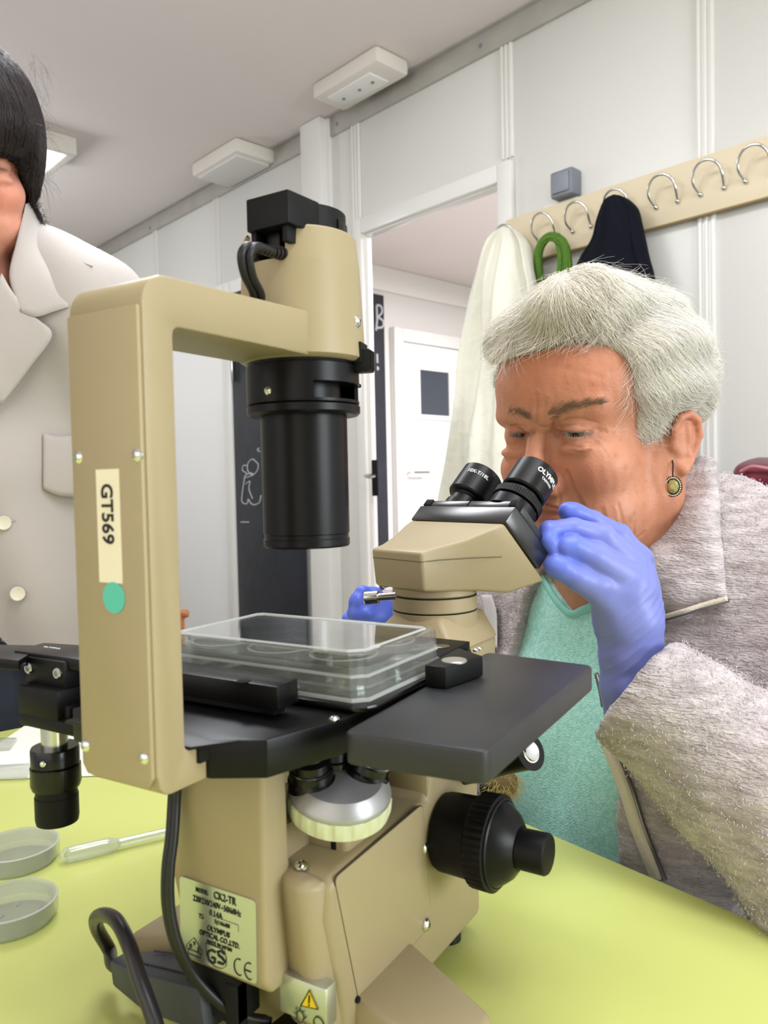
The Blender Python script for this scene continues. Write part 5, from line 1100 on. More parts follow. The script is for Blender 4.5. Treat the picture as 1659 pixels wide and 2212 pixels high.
# eyes in the slits
for k, c_, iris in (('l', (0, 31.5, 0), (1243, 939)), ('r', (0, -31.5, 0), (1127, 940))):
    b = bmesh.new(); bmesh.ops.create_uvsphere(b, u_segments=40, v_segments=28, radius=12.4); me = bpy.data.meshes.new('e'); b.to_mesh(me); b.free()
    cw_ = toW(np.array(c_, float)); ip_ = hit(skin_sdf, [iris])[0]; dr_ = (ip_-cw_)/np.linalg.norm(ip_-cw_)
    co = np.array([v.co[:] for v in me.vertices])/1000; dd = (co/ln(co)[:, None])@dr_
    cc = np.where(dd[:, None] > math.cos(R(12)), np.array(lin((18, 16, 16))), np.where(dd[:, None] > math.cos(R(34)), np.array(lin((70, 80, 84))), np.array(lin((140, 116, 104)))))
    for i, v in enumerate(me.vertices): v.co = co[i]+cw_
    at_ = me.color_attributes.new('Col', 'FLOAT_COLOR', 'POINT'); at_.data.foreach_set('color', np.concatenate([cc, np.ones((len(cc), 1))], 1).astype(np.float32).ravel())
    link('eye', me, M['eye'], lady, 180)
    lsh = []
    for p in ES[k]:
        n = grad(skin_sdf, p[None], .0005)[0]
        for j in range(3): q = p+n*.0004+np.array(rs_.normal(size=3))*.0006; lsh.append([q, q+n*.0018-np.array([0, 0, .0012]), q+n*.003-np.array([0, 0, .0035])])
    link('eyelashes', strands_mesh(np.array(lsh), .00012), M['brow'], lady, 180)
# eyebrows
for pts, nn in (([(1183, 893), (1205, 889), (1225, 880), (1245, 876), (1275, 870), (1300, 868)], 300), ([(1097, 888), (1112, 888), (1128, 892), (1145, 900)], 170)):
    sp_ = np.array(spline([np.array(p, float) for p in pts], 12)); st_ = []
    for _ in range(nn):
        i = rs_.integers(0, len(sp_)-1); uv = sp_[i]+np.array([0, rs_.normal()*7.0*(1-.6*i/len(sp_))]); p = hit(skin_sdf, [uv])[0]; n = grad(skin_sdf, p[None], .0005)[0]
        t = at(*(sp_[i+1]), .665)-at(*sp_[i], .665); t = t/np.linalg.norm(t) + np.array([0, 0, rs_.uniform(.0, .7)]) + .25*n+.15*rs_.normal(size=3); t = t-n*(t@n)*.5; t /= np.linalg.norm(t); L_ = rs_.uniform(.004, .008)
        st_.append([p+n*.0006, p+t*L_*.5+n*.0018, p+t*L_+n*.0018])
    link('eyebrow', strands_mesh(np.array(st_), .00016), M['brow'], lady, 180)
# hair: a shaped mass covered with strands combed away from the parting
def hair_sdf(P, full=False):
    Q = toL(P); S = Q.copy(); S[:, 1] = np.abs(S[:, 1])
    d = ell(Q, (-82, 0, 42), (101, 86, 86)); d = smin(d, ell(Q, (-16, -4, 84), (34, 52, 25)), 18); d = smin(d, ell(S, (-78, 62, 38), (48, 27, 46)), 16)
    d = smin(d, ell(Q, (-148, 0, 22), (42, 68, 58)), 18); d = smin(d, ell(Q, (-24, -38, 68), (20, 22, 28)), 12); d = smin(d, ell(Q, (-30, 30, 100), (52, 40, 28)), 16)
    d = d + 2.4*np.sin(Q[:, 2]*.16+Q[:, 0]*.05+2.2*np.sin(Q[:, 0]*.035))*(Q[:, 0] < -10)
    cut = rbox(Q, (46, 0, -2), (80, 92, 72), 34); c2 = rbox(S, (26, 40, -14), (66, 92, 44), 26)
    d = smax(d, -np.minimum(cut, c2), 7); d = smax(d, -ell(S, (-80, 86, -31), (27, 27, 37)), 6); d = smax(d, -(Q[:, 2]+46+0.16*(Q[:, 0]+120)), 8)
    d = smax(d, -(ell(S, (-62, 0, -42), (52, 92, 34))), 6)
    return d/1000
lo = np.array([1e9]*3); hi = -lo
for f in (-195, 50):
    for l in (-100, 100):
        for u in (-70, 145): q = toW(np.array([f, l, u], float)); lo = np.minimum(lo, q); hi = np.maximum(hi, q)
HVt, HFc = surface(hair_sdf, lo, hi, 0.003)
HN = grad(hair_sdf, HVt, .001); me = mesh_np(HVt-HN*0.0022, HFc)
hair_o = link('hair', me, M['hairbase'], lady, 180)
def flow(P):
    Q = toL(P); part = np.array([-58, 14, 124.]); d = (Q-part)/np.maximum(ln(Q-part), 1)[:, None]
    front = 1/(1+np.exp(-(Q[:, 0]+46)/10))*(1/(1+np.exp((Q[:, 1]-20)/8)))
    side = np.array([-0.75, 0.0, -0.55]); bang = np.array([0.12, -1.0, 0.02])
    v = d*(0.45-.3*front)[:, None] + (1-front)[:, None]*side + front[:, None]*bang
    tmp = np.exp(-(ln((Q-np.array([-25, 58, 50]))/np.array([32, 40, 34])))**2); v = v + tmp[:, None]*np.array([-0.1, 0.35, -0.9])
    w = np.stack([vnoise(Q, .045, 21), vnoise(Q, .045, 22), vnoise(Q, .045, 23)], -1); v = v+0.6*w
    return v@np.stack([HF, HL, HU])
def grow(P0, steps, step, off0, off1, rg, wild=0.0, curl=0.0, offx=0.0):
    P = P0.copy(); out = [P.copy()]; r3 = rg.normal(size=P.shape)*wild; o = rg.uniform(off0, off1, len(P))+offx
    for i in range(steps):
        n = grad(hair_sdf, P, .0015); v = flow(P); v = v-n*(v*n).sum(-1)[:, None]; v /= np.maximum(ln(v), 1e-9)[:, None]; v = v+r3; v /= ln(v)[:, None]
        P = P+v*step[:, None]; P = P-n*(hair_sdf(P)-o*((i+1)/steps))[:, None]*(1-curl*(i/steps)); out.append(P.copy())
    return np.stack(out, 1)
rg = np.random.default_rng(31); seen = ((CAM-HVt)*HN).sum(-1) > -0.08
idx = np.flatnonzero(seen); idx = rg.choice(idx, 13500); P0 = HVt[idx]+rg.normal(size=(13500, 3))*.0012
lock = vnoise(toL(P0), .11, 77)
S_ = grow(P0, 11, rg.uniform(.0035, .0095, 13500), -.0012, .0050, rg, .16, 0, .0030*lock)
tone = (rg.uniform(.78, 1.25, (13500, 1))*(1+.22*lock[:, None])); yel = rg.uniform(0, 1, (13500, 1)); Qh = toL(P0); fr = np.clip((Qh[:, :1]+20)/40, 0, 1)
col = tone*np.array(lin((244, 238, 228)))*(1-yel*.25*(1+fr))+tone*np.array(lin((240, 228, 202)))*(yel*.25*(1+fr)); col = np.clip(col, 0, .97)
link('hair_strands', strands_mesh(S_, .00019, col), M['hairw'], hair_o, 180, kind='stuff')
idx = rg.choice(np.flatnonzero(seen), 700); S_ = grow(HVt[idx], 8, rg.uniform(.004, .008, 700), .002, .013, rg, .45, .5)
link('stray_hairs', strands_mesh(S_, .00013, np.tile(np.array(lin((232, 228, 222))), (700, 1))), M['hairw'], hair_o, 180, kind='stuff')
wisp = []
for (u0, u1, v0, v1, du, dv_, n_, L0) in ((1072, 1120, 690, 735, -.25, 1, 130, .034), (1130, 1320, 715, 742, -.75, .55, 70, .018), (1352, 1385, 760, 880, -.45, .9, 70, .016), (1380, 1430, 890, 935, .25, 1, 60, .012)):
    uv = np.stack([rg.uniform(u0, u1, n_), rg.uniform(v0, v1, n_)], 1); hp_ = hit(lambda P: np.minimum(hair_sdf(P), skin_sdf(P)), uv, .45, 1.0); gn = grad(lambda P: np.minimum(hair_sdf(P), skin_sdf(P)), hp_, .002)
    for p, g in zip(hp_, gn):
        if np.linalg.norm(p-CAM) > .95: continue
        a = rg.normal(du, .35); dd = IX*a+IY*dv_; dd = dd/np.linalg.norm(dd); L_ = L0*rg.uniform(.5, 1.3); cu = IX*rg.normal(0, .5)*L_
        wisp.append([p-g*.001+(dd*L_*t+cu*t*t*.6+g*(.0012+.002*t)) for t in (0, .2, .4, .6, .8, 1.0)])
link('loose_wisps', strands_mesh(np.array(wisp), .00015, np.tile(np.array(lin((232, 224, 212))), (len(wisp), 1))), M['hairw'], hair_o, 180, kind='stuff')
# earring
ep = hit(lambda P: ear_sdf(toL(P))/1000, [(1457, 1012)])[0]; ec = at(1454, 1051, float((ep-CAM)@FW)-.004); vd = (CAM-ec)/np.linalg.norm(CAM-ec); en = vd+0.35*HF; en /= np.linalg.norm(en)
eu = np.array([0, 0, 1])-en*en[2]; eu /= np.linalg.norm(eu); es = np.cross(eu, en)
def oval(mb, a, b, h0, h1, seg=32, org=None): mb.prism([(a*math.cos(t), b*math.sin(t)) for t in np.linspace(0, 2*math.pi, seg, False)], es, eu, en, org if org is not None else ec, h0, h1, .0004)
b = MB(); oval(b, .0072, .0086, -.0022, .0006); er = b.build('earring', mat('antique_brass', (70, 56, 34), 0.35, 0.9), lady, 50)
b = MB(); b.tube(spline([ec+eu*.0082, ec+eu*.0105+en*.001, ec+eu*.014, ec+eu*.019-en*.001, ec+eu*.022-en*.004-es*.001], 5), .0005, 8); b.build('ear_wire', M['gap'], er)
b = MB()
for t in np.linspace(0, 2*math.pi, 26, False): b.ball(ec+es*.0060*math.cos(t)+eu*.0074*math.sin(t)+en*.0008, .00072, 1)
b.build('small_stones', mat('crystal', (240, 238, 226), 0.1, 0.3, spec=0.9), er, 0)
b = MB(); bb = bmesh.new(); lv_ = [(1.0, .0006), (.72, .0026), (.35, .0034)]; rg_ = []
for s_, h_ in lv_: rg_.append([bb.verts.new(ec+es*.0048*s_*math.cos(t)+eu*.0060*s_*math.sin(t)+en*h_) for t in np.linspace(0, 2*math.pi, 9, False)+(0.3 if s_ < .9 else 0)])
for r0, r1 in zip(rg_, rg_[1:]):
    for i in range(9): bb.faces.new((r0[i], r0[(i+1) % 9], r1[i])); bb.faces.new((r0[(i+1) % 9], r1[(i+1) % 9], r1[i]))
bb.faces.new(rg_[-1]); b._add(bb); b.build('faceted_stone', mat('olive_crystal', (176, 168, 108), 0.06, 0.35, spec=1.0), er, 0)
# ------------------------------------------------------------------ her clothes
def sweater_sdf(P):
    B = toB(P); d = torso(P, 0.0); v = np.abs(B[:, 1])*1.15-(B[:, 2]+0.165)         # V neck: inside the V is open
    return np.maximum(np.maximum(d, -(d+.006)-0.0), 0*d) if False else smax(d, -np.minimum(-( v )*0.7, 0.5)*1.0, 0.003)
VN = toB(hit(lambda P: torso(P, 0.0), [(1150, 1190), (1236, 1328), (1330, 1290)], .4))[:, 1:]
def vline(a, b): n = np.array([-(b-a)[1], (b-a)[0]]); return n/np.linalg.norm(n)
vnl, vnr = vline(VN[1], VN[0]), vline(VN[1], VN[2])
if vnl@(VN[2]-VN[1]) < 0: vnl = -vnl
if vnr@(VN[0]-VN[1]) < 0: vnr = -vnr
def sweater_sdf(P):
    B = toB(P); d = torso(P, 0.0); q = B[:, 1:]-VN[1]; vcut = np.minimum(q@vnl, q@vnr); vcut = np.where(B[:, 0] < .17, vcut, -1)
    return smax(d, vcut, 0.003)
c8 = np.array([BP(b, l, z) for b in (-0.06, 0.32) for l in (-0.22, 0.22) for z in (-0.62, -0.05)])
Vs, Fs = surface(sweater_sdf, c8.min(0)-.01, c8.max(0)+.01, 0.0045)
Ns = grad(sweater_sdf, Vs, .002); Vs = Vs+Ns*(0.0012*vnoise(Vs, 55, 4)+0.0006*vnoise(Vs*np.array([1, 1, .5]), 140, 6))[:, None]
sw_o = link('sweater', mesh_np(Vs, Fs), M['mint'], lady, 180)
rib = [np.array(p) for p in hit(lambda P: torso(P, 0.0), [(1150, 1190), (1165, 1235), (1190, 1280), (1210, 1308), (1236, 1328), (1262, 1318), (1290, 1306), (1330, 1290)])]
rib = spline(rib, 6)
MB().tube(rib, [.0042]*len(rib), 10, flat=.6).build('neck_band', M['mintrib'], sw_o, 180)
SH_L = BP(.165, .195, -.165); SH_R = BP(.17, -.195, -.165)
cuff, elb = at(1372, 1482, .572), at(1800, 1850, .505)
cax = (elb-cuff)/np.linalg.norm(elb-cuff)
wr_R, el_R = at(880, 1335, .69), BP(.02, -.27, -.36)
def sleeve(P): return smin(rc(P, cuff-cax*.03, elb, .0440, .060), rc(P, elb, SH_L, .062, .072), .03)
def sleeveR(P): return smin(rc(P, wr_R, el_R, .040, .052), rc(P, el_R, SH_R, .054, .070), .03)
def jacket_sdf(P):
    B = toB(P); d = torso(P, 0.013); d = np.where(B[:, 2] < -.50, d+.4*(-.50-B[:, 2]), d)
    oc = -0.004+0.03*np.clip(-B[:, 2]-.25, 0, 1); ow = np.clip(.074-.02*np.clip((B[:, 2]+.16)/.08, 0, 1), .05, .1)
    op = np.maximum(np.abs(B[:, 1]-oc)-ow, B[:, 0]-.15); d = smax(d, -op, .008)
    ncut = rc(B, (.10, 0, -.02), (.135, 0, -.16), .070, .066); d = smax(d, -ncut, .01)
    s = sleeve(P); s = smax(s, -((P-cuff)@cax), .004); s = smax(s, -rc(P, cuff-cax*.03, cuff+cax*.05, .0385, .034), .003)
    r_ = smax(sleeveR(P), -((P-wr_R)@((el_R-wr_R)/np.linalg.norm(el_R-wr_R))), .004); d = smin(smin(d, s, .022), r_, .022)
    return np.maximum(d, -(P[:, 2]+0.16))
    pl_ = -((P-cuff)@cax); d = smax(d, pl_-0.0*d, .004) if False else d
    cutp = np.maximum((cuff-P)@cax, ln(P-cuff)-.09); keep = -((P-cuff)@cax)
    d = np.where(ln(P-cuff) < .11, smax(d, keep, .004), d)
    hol = rc(P, cuff-cax*.03, cuff+cax*.05, .0385, .034); d = smax(d, -hol, .003)
    keepR = -((P-wr_R)@((el_R-wr_R)/np.linalg.norm(el_R-wr_R))); d = np.where(ln(P-wr_R) < .09, smax(d, keepR, .004), d)
    return np.maximum(d, -(P[:, 2]+0.16))
pts = np.concatenate([c8, [elb-.08, elb+.08, cuff-.06, wr_R-.06, el_R-.07, SH_L+.09, SH_L-.09, SH_R+.09]])
lo, hi = pts.min(0)-.01, pts.max(0)+.01; lo[2] = -0.17
Vj, Fj = surface(jacket_sdf, lo, hi, 0.0042)
Nj = grad(jacket_sdf, Vj, .002)
ax2 = np.cross(cax, [0, 0, 1.]); along = (Vj-cuff)@cax; nearsl = np.exp(-(np.maximum(sleeve(Vj), 0)/.03)**2)
ds = 0.0035*np.sin(along*75+3*vnoise(Vj, 14, 2))*nearsl*np.clip(along*9, 0, 1)+0.0030*vnoise(Vj, 34, 8)+0.0013*vnoise(Vj, 150, 11)+0.0007*vnoise(Vj, 500, 12)
Vj = Vj+Nj*ds[:, None]
jk = link('fleece_jacket', mesh_np(Vj, Fj), M['fleece'], lady, 180)
# fuzz of the fleece, combed along the cloth
vis = np.flatnonzero((((CAM-Vj)*Nj).sum(-1) > 0.02) & ((ln(Vj-cuff) > .06) | ((Vj-cuff)@cax > .006))); ii = rg.choice(vis, 60000); p = Vj[ii]+rg.normal(size=(60000, 3))*.0018; n = Nj[ii]
t = np.cross(n, rg.normal(size=(60000, 3))*.6+np.array([0.2, 0.5, -.6])); t /= ln(t)[:, None]; L_ = rg.uniform(.0012, .0026, (60000, 1))
tone = rg.uniform(.74, 1.0, (60000, 1))*np.array(lin((228, 219, 219)))
M['fuzz'] = mat('fleece_fuzz', (206, 197, 192), 0.95, attr='Col', spec=0.1)
link('fleece_pile', strands_mesh(np.stack([p-n*.0004, p+n*.0009+t*L_*.5, p+n*.0006+t*L_], 1), .00036, np.clip(tone, 0, .9)), M['fuzz'], jk, 180, kind='stuff')
fz = lambda G: (0.0012*vnoise(G.reshape(-1, 3), 160, 3)+0.0016*vnoise(G.reshape(-1, 3), 60, 5)).reshape(G.shape[:2])
col_rows = [[(1474, 1046, .738), (1494, 1012, .748), (1516, 988, .756), (1548, 1000, .768)],
            [(1440, 1090, .722), (1478, 1062, .704), (1512, 1045, .706), (1552, 1060, .73)],
            [(1412, 1158, .704), (1458, 1140, .682), (1505, 1130, .682), (1556, 1130, .70)],
            [(1393, 1215, .692), (1448, 1212, .664), (1505, 1208, .662), (1562, 1195, .682)],
            [(1402, 1285, .684), (1455, 1280, .652), (1512, 1270, .65), (1566, 1248, .668)],
            [(1422, 1335, .676), (1470, 1322, .646), (1520, 1306, .643), (1572, 1292, .658)]]
col_rows = [[(u, v, min(d, float((hit(lambda P: np.minimum(jacket_sdf(P), skin_sdf(P)), [(u, v)], .5)[0]-CAM)@FW)-.009) if (u > 1480 or v > 1200) else d) for (u, v, d) in r] for r in col_rows]
cl_ = sheet('collar', col_rows, .010, M['fleece'], jk, 8, .004, fz)
b = MB(); zp_ = spline([at(u, v+1, d-.008) for u, v, d in col_rows[-1]], 8); b.tube(zp_, .0022, 8); b.build('zip_tape', M['tape'], jk, 180)
b = MB()
for i in range(0, len(zp_)-1):
    q0, q1 = np.asarray(zp_[i]), np.asarray(zp_[i+1])
    for f in (0, .33, .66): q = q0+(q1-q0)*f; b.box((-.0006, -.0012, -.0014), (.0006, .0012, .0014), 0, Matrix.Translation(Vector(q+np.array([-.0006, -.001, -.0012]))))
b.build('zip_teeth', M['zipm'], jk, 0)
# zip tapes down the open front
jh = lambda pts: list(hit(lambda P: torso(P, .013), pts, .45))
tp = [(1296, 1560), (1300, 1610), (1318, 1660), (1340, 1720), (1362, 1790), (1385, 1850), (1405, 1900)]
tl = jh(tp); tr_ = jh([(u+30, v) for u, v in tp])
rows = []
for a, c in zip(tl, tr_):
    dd = min(float((a-CAM)@FW), float((c-CAM)@FW))-.003
    ua, uc = a, c
    rows.append([a+(CAM-a)*.006, (a+c)/2+(CAM-a)*.012, c+(CAM-c)*.006])
sheet('zip_tape', rows, .0022, M['tape'], jk, 6)
zt_ = spline([r[2] for r in rows], 10); b = MB(); b.tube(zt_, .0022, 8); b.build('zip_teeth', M['zipm'], jk, 180)
tp = [(1288, 1455), (1297, 1490), (1303, 1525)]; zt_ = spline([q+(CAM-q)*.01 for q in jh(tp)], 8); MB().tube(zt_, .0020, 8).build('zip_teeth', M['zipm'], jk, 180)
# her right-hand front edge with its grey tape beside the neck ring
ed = jh([(1040, 1285), (1046, 1320), (1050, 1360), (1052, 1400)]); ed2 = jh([(1062, 1285), (1072, 1320), (1074, 1360), (1074, 1400)])
sheet('zip_tape', [[a+(CAM-a)*.02, c+(CAM-c)*.02] for a, c in zip(ed, ed2)], .003, mat('grey_tape', (190, 188, 186), .8), jk, 6)
# cuff hem
# ------------------------------------------------------------------ gloves
def gchain(L_): return [(at(u, v, d), r*d/F_PX) for u, v, d, r in L_]
GL = {'arm': [(1366, 1545, .578, 60), (1364, 1480, .576, 64), (1362, 1410, .575, 66), (1356, 1340, .573, 66), (1350, 1285, .571, 60)],
      'palm': [(1356, 1330, .573, 62), (1350, 1262, .570, 56), (1352, 1240, .571, 46)],
      'palm2': [(1378, 1300, .580, 40), (1378, 1240, .580, 36)],
      'thumb': [(1330, 1310, .566, 44), (1290, 1268, .556, 36), (1250, 1246, .550, 29), (1212, 1226, .546, 26), (1200, 1221, .545, 24)],
      'index': [(1345, 1250, .562, 40), (1285, 1204, .553, 32), (1236, 1181, .548, 25), (1222, 1183, .547, 22), (1228, 1204, .549, 18)],
      'middle': [(1362, 1228, .570, 38), (1303, 1159, .563, 27), (1240, 1141, .557, 21), (1186, 1143, .551, 19), (1183, 1168, .5475, 18), (1196, 1188, .547, 15)],
      'ring': [(1378, 1212, .580, 34), (1338, 1155, .578, 24), (1280, 1122, .575, 20), (1236, 1106, .572, 21), (1226, 1104, .571, 20)],
      'pinky': [(1385, 1225, .588, 30), (1345, 1170, .592, 18), (1300, 1142, .592, 16), (1268, 1140, .590, 14)]}
GLc = {k: gchain(v) for k, v in GL.items()}
def gloveL(P):
    d = smin(chain(P, GLc['arm'], .004), chain(P, GLc['palm'], .004), .012); d = smin(d, chain(P, GLc['palm2'], .004), .012); d = smin(d, chain(P, GLc['thumb'], .003), .010)
    for k in ('index', 'middle', 'ring', 'pinky'): d = smin(d, chain(P, GLc[k], .003), .0016)
    return d
def glove_mesh(f, chains, h, name, wr_ax, parent, seed):
    P = np.array([p for c in chains for p, r in c]); Vg, Fg = surface(f, P.min(0)-.034, P.max(0)+.034, h); Ng = grad(f, Vg, .0008); Vg -= Ng*f(Vg)[:, None]
    a0, a1 = wr_ax; L_ = a1-a0; tq = np.clip(((Vg-a0)@L_)/(L_@L_), -.2, 1.4); dn = L_/np.linalg.norm(L_); rr_ = np.cross(dn, FW); rr_ /= np.linalg.norm(rr_); across = (Vg-a0)@rr_
    w = np.clip((tq+.05)*3, 0, 1); ph = ((Vg-a0)@dn)*820+across*560+5.0*vnoise(Vg, 38, seed)
    cr_ = np.sin(ph); fold = np.maximum(cr_, 0)**3*1.3*(.35+.65*np.clip(vnoise(Vg, 60, seed+3)+.5, 0, 1))
    d = .0011*w*fold*np.clip(.6+vnoise(Vg, 90, seed+5), 0, 1.2) + .0007*w*vnoise(Vg, 75, seed+9) + .00045*vnoise(Vg, 260, seed+1) + .0005*(1-w)*np.sin(vnoise(Vg, 120, seed+2)*4)
    Vg = Vg+Ng*d[:, None]
    return Vg, Fg, Ng
Vg, Fg, _ = glove_mesh(gloveL, list(GLc.values()), .0013, 'glove', (GLc['palm'][1][0], GLc['arm'][0][0]), lady, 41)
tipc = [GLc['thumb'][-1][0], GLc['index'][-2][0], GLc['middle'][-2][0], GLc['ring'][-1][0], GLc['pinky'][-1][0]]
gm = np.max([np.exp(-(ln(Vg-t)/.017)**2) for t in tipc], 0)
gc = np.array(lin((124, 133, 204)))*(1-gm[:, None])+np.array(lin((96, 118, 222)))*gm[:, None]
link('glove', mesh_np(Vg, Fg, gc), M['glove'], lady, 180)
GR = {'arm': [(880, 1340, .69, 46), (850, 1335, .682, 46), (822, 1325, .675, 42)],
      'f1': [(826, 1312, .668, 26), (806, 1286, .66, 19), (784, 1282, .655, 16), (772, 1300, .652, 15)],
      'f2': [(822, 1322, .665, 26), (796, 1300, .655, 18), (770, 1300, .651, 16), (765, 1322, .65, 14)],
      'f3': [(822, 1330, .664, 26), (792, 1322, .652, 18), (768, 1326, .650, 15), (778, 1340, .652, 13)],
      'f4': [(826, 1338, .664, 24), (796, 1340, .655, 16), (772, 1346, .653, 14)],
      'thumb': [(836, 1330, .68, 26), (806, 1330, .69, 18), (776, 1322, .69, 16), (752, 1338, .685, 15)]}
GRc = {k: gchain(v) for k, v in GR.items()}
def gloveR(P):
    d = chain(P, GRc['arm'], .004)
    for k in ('f1', 'f2', 'f3', 'f4', 'thumb'): d = smin(d, chain(P, GRc[k], .002), .003)
    return d
Vg, Fg, _ = glove_mesh(gloveR, list(GRc.values()), .0016, 'glove', (GRc['arm'][1][0], GRc['arm'][0][0]), lady, 51)
link('glove', mesh_np(Vg, Fg, np.tile(np.array(lin((88, 108, 214))), (len(Vg), 1))), M['glove'], lady, 180)
# straw-coloured tuft hanging at her waist beside the stage lever
tc_ = at(1085, 1690, .60); st_ = []
for _ in range(700):
    a = rg.normal(size=3); a /= np.linalg.norm(a); q = tc_+a*np.array([.012, .012, .010])*rg.uniform(.2, 1); dd = a*.6+np.array([0, 0, -.4])+rg.normal(size=3)*.5; dd /= np.linalg.norm(dd); st_.append([q, q+dd*.004, q+dd*.009+np.array([0, 0, -.002])])
tf = link('tuft', strands_mesh(np.array(st_), .0003), mat('straw_fibre', (190, 168, 112), .8), lady, 180)
MB().ball(tc_, .0125, 2, (1, 1, .85)).build('tuft_core', mat('straw_core', (110, 94, 58), .9), tf, 180)
MB().tube([at(1040, 1705, .60), at(1075, 1700, .595)], .004, 10).build('tuft_cord', M['gap'], tf, 180)
# ------------------------------------------------------------------ the dark-haired woman in a lab coat
E2 = at(-62, 352, .98); tow = at(560, 1380, .5)-E2; tow[2] = 0; tow /= np.linalg.norm(tow); cv = CAM-E2; cv[2] = 0; cv /= np.linalg.norm(cv)
fh = cv*.9+tow*.25; fh /= np.linalg.norm(fh); P2 = R(24); F2 = fh*math.cos(P2)-np.array([0, 0, 1])*math.sin(P2); U2 = np.array([0, 0, 1])*math.cos(P2)+fh*math.sin(P2); L2 = np.cross(U2, F2)
def toL2(P): q = (P-E2)*1000; return np.stack([q@F2, q@L2, q@U2], -1)
def toW2(Q): Q = np.asarray(Q, float)/1000; return E2+Q[..., :1]*F2+Q[..., 1:2]*L2+Q[..., 2:3]*U2
w2 = empty('person', (E2[0], E2[1], FLOOR), 'woman with dark hair in a white lab coat at the left edge', 'person')
nk0, nk1 = toW2(np.array([-80, 0, -60.])), at(-70, 690, 1.06)
def skin2(P):
    d = head_core(toL2(P))/1000; d = smin(d, ear_sdf(toL2(P))/1000, .004); return smin(d, rc(P, nk0, nk1, .050, .055), .02)
cs_ = np.array([toW2(np.array([f, l, u], float)) for f in (-180, 50) for l in (-95, 95) for u in (-115, 125)]+[nk1+.06, nk1-.06])
V2, F2_ = surface(skin2, cs_.min(0)-.005, cs_.max(0)+.005, .0034); N2 = grad(skin2, V2, .001); V2 -= N2*skin2(V2)[:, None]; Q2 = toL2(V2)
C_ = np.tile(np.array(lin((214, 150, 128))), (len(V2), 1))
blend(.8*np.exp(-(ln((Q2-np.array([18, 0, -65.5]))/np.array([12, 22, 8])))**4), (176, 92, 88)); blend(.4*np.exp(-(ln(Q2-np.array([10, 38, -36.]))/22)**2), (220, 128, 110))
for s_ in (-1, 1): blend(.8*np.exp(-(ln((Q2-np.array([13, 31.5*s_, -1]))/np.array([9, 14, 3.2])))**2), (46, 32, 28)); blend(.8*np.exp(-(ln((Q2-np.array([14, 30*s_, 19]))/np.array([10, 17, 3.0])))**2), (60, 42, 34))
link('body', mesh_np(V2, F2_, C_), M['skin'], w2, 180)
M['hairk'] = mat('dark_hair', (26, 20, 20), 0.32, attr='Col', spec=0.5); M['hairkb'] = mat('dark_hair_mass', (16, 13, 13), 0.6)
def hair2(P):
    Q = toL2(P); S = Q.copy(); S[:, 1] = np.abs(S[:, 1]); d = ell(Q, (-70, 0, 48), (108, 88, 98)); d = smin(d, ell(S, (-50, 72, 14), (44, 17, 50)), 16); d = smin(d, ell(Q, (8, 0, 52), (26, 66, 42)), 14)
    d = smax(d, -rbox(Q, (50, 0, -60), (80, 66, 76), 30), 6); return d/1000
cs_ = np.array([toW2(np.array([f, l, u], float)) for f in (-185, 55) for l in (-100, 100) for u in (-80, 140)])
Vh, Fh = surface(hair2, cs_.min(0), cs_.max(0), .0045); Nh = grad(hair2, Vh, .0015)
h2 = link('hair', mesh_np(Vh-Nh*.002, Fh), M['hairkb'], w2, 180)
ii = rg.choice(np.flatnonzero(((CAM-Vh)*Nh).sum(-1) > -.1), 5000); P = Vh[ii].copy(); out = [P.copy()]; n_ = 5000; r3 = rg.normal(size=(n_, 3))*.10
dn_ = (-U2*1.0+F2*.12)
for i in range(9):
    n = grad(hair2, P, .002); Q = toL2(P); v = dn_[None]+np.sign(Q[:, 1:2])*L2*.25*(1-np.exp(-(Q[:, 2:3]/80)**2)); v = v-n*(v*n).sum(-1)[:, None]*.97+r3; v /= np.maximum(ln(v), 1e-9)[:, None]; P = P+v*.0105
    low = (toL2(P)[:, 2] > -28); P = np.where(low[:, None], P-n*(hair2(P)-.0015)[:, None], P); out.append(P.copy())
link('hair_strands', strands_mesh(np.stack(out, 1), .00032, rg.uniform(.6, 2.0, (n_, 1))*np.array(lin((34, 26, 26)))), M['hairk'], h2, 180, kind='stuff')
st_ = []
for _ in range(160):
    a = hit(hair2, [(rg.uniform(60, 100), rg.uniform(110, 400))])[0]; dd = np.array(rg.normal(size=3))*.5+IX*.5-U2*.6; dd /= np.linalg.norm(dd); L_ = rg.uniform(.015, .04); st_.append([a, a+dd*L_*.4, a+dd*L_*.75-U2*.004, a+dd*L_-U2*.014])
link('stray_hairs', strands_mesh(np.array(st_), .00016, np.tile(np.array(lin((60, 44, 40))), (160, 1))), M['hairk'], h2, 180, kind='stuff')
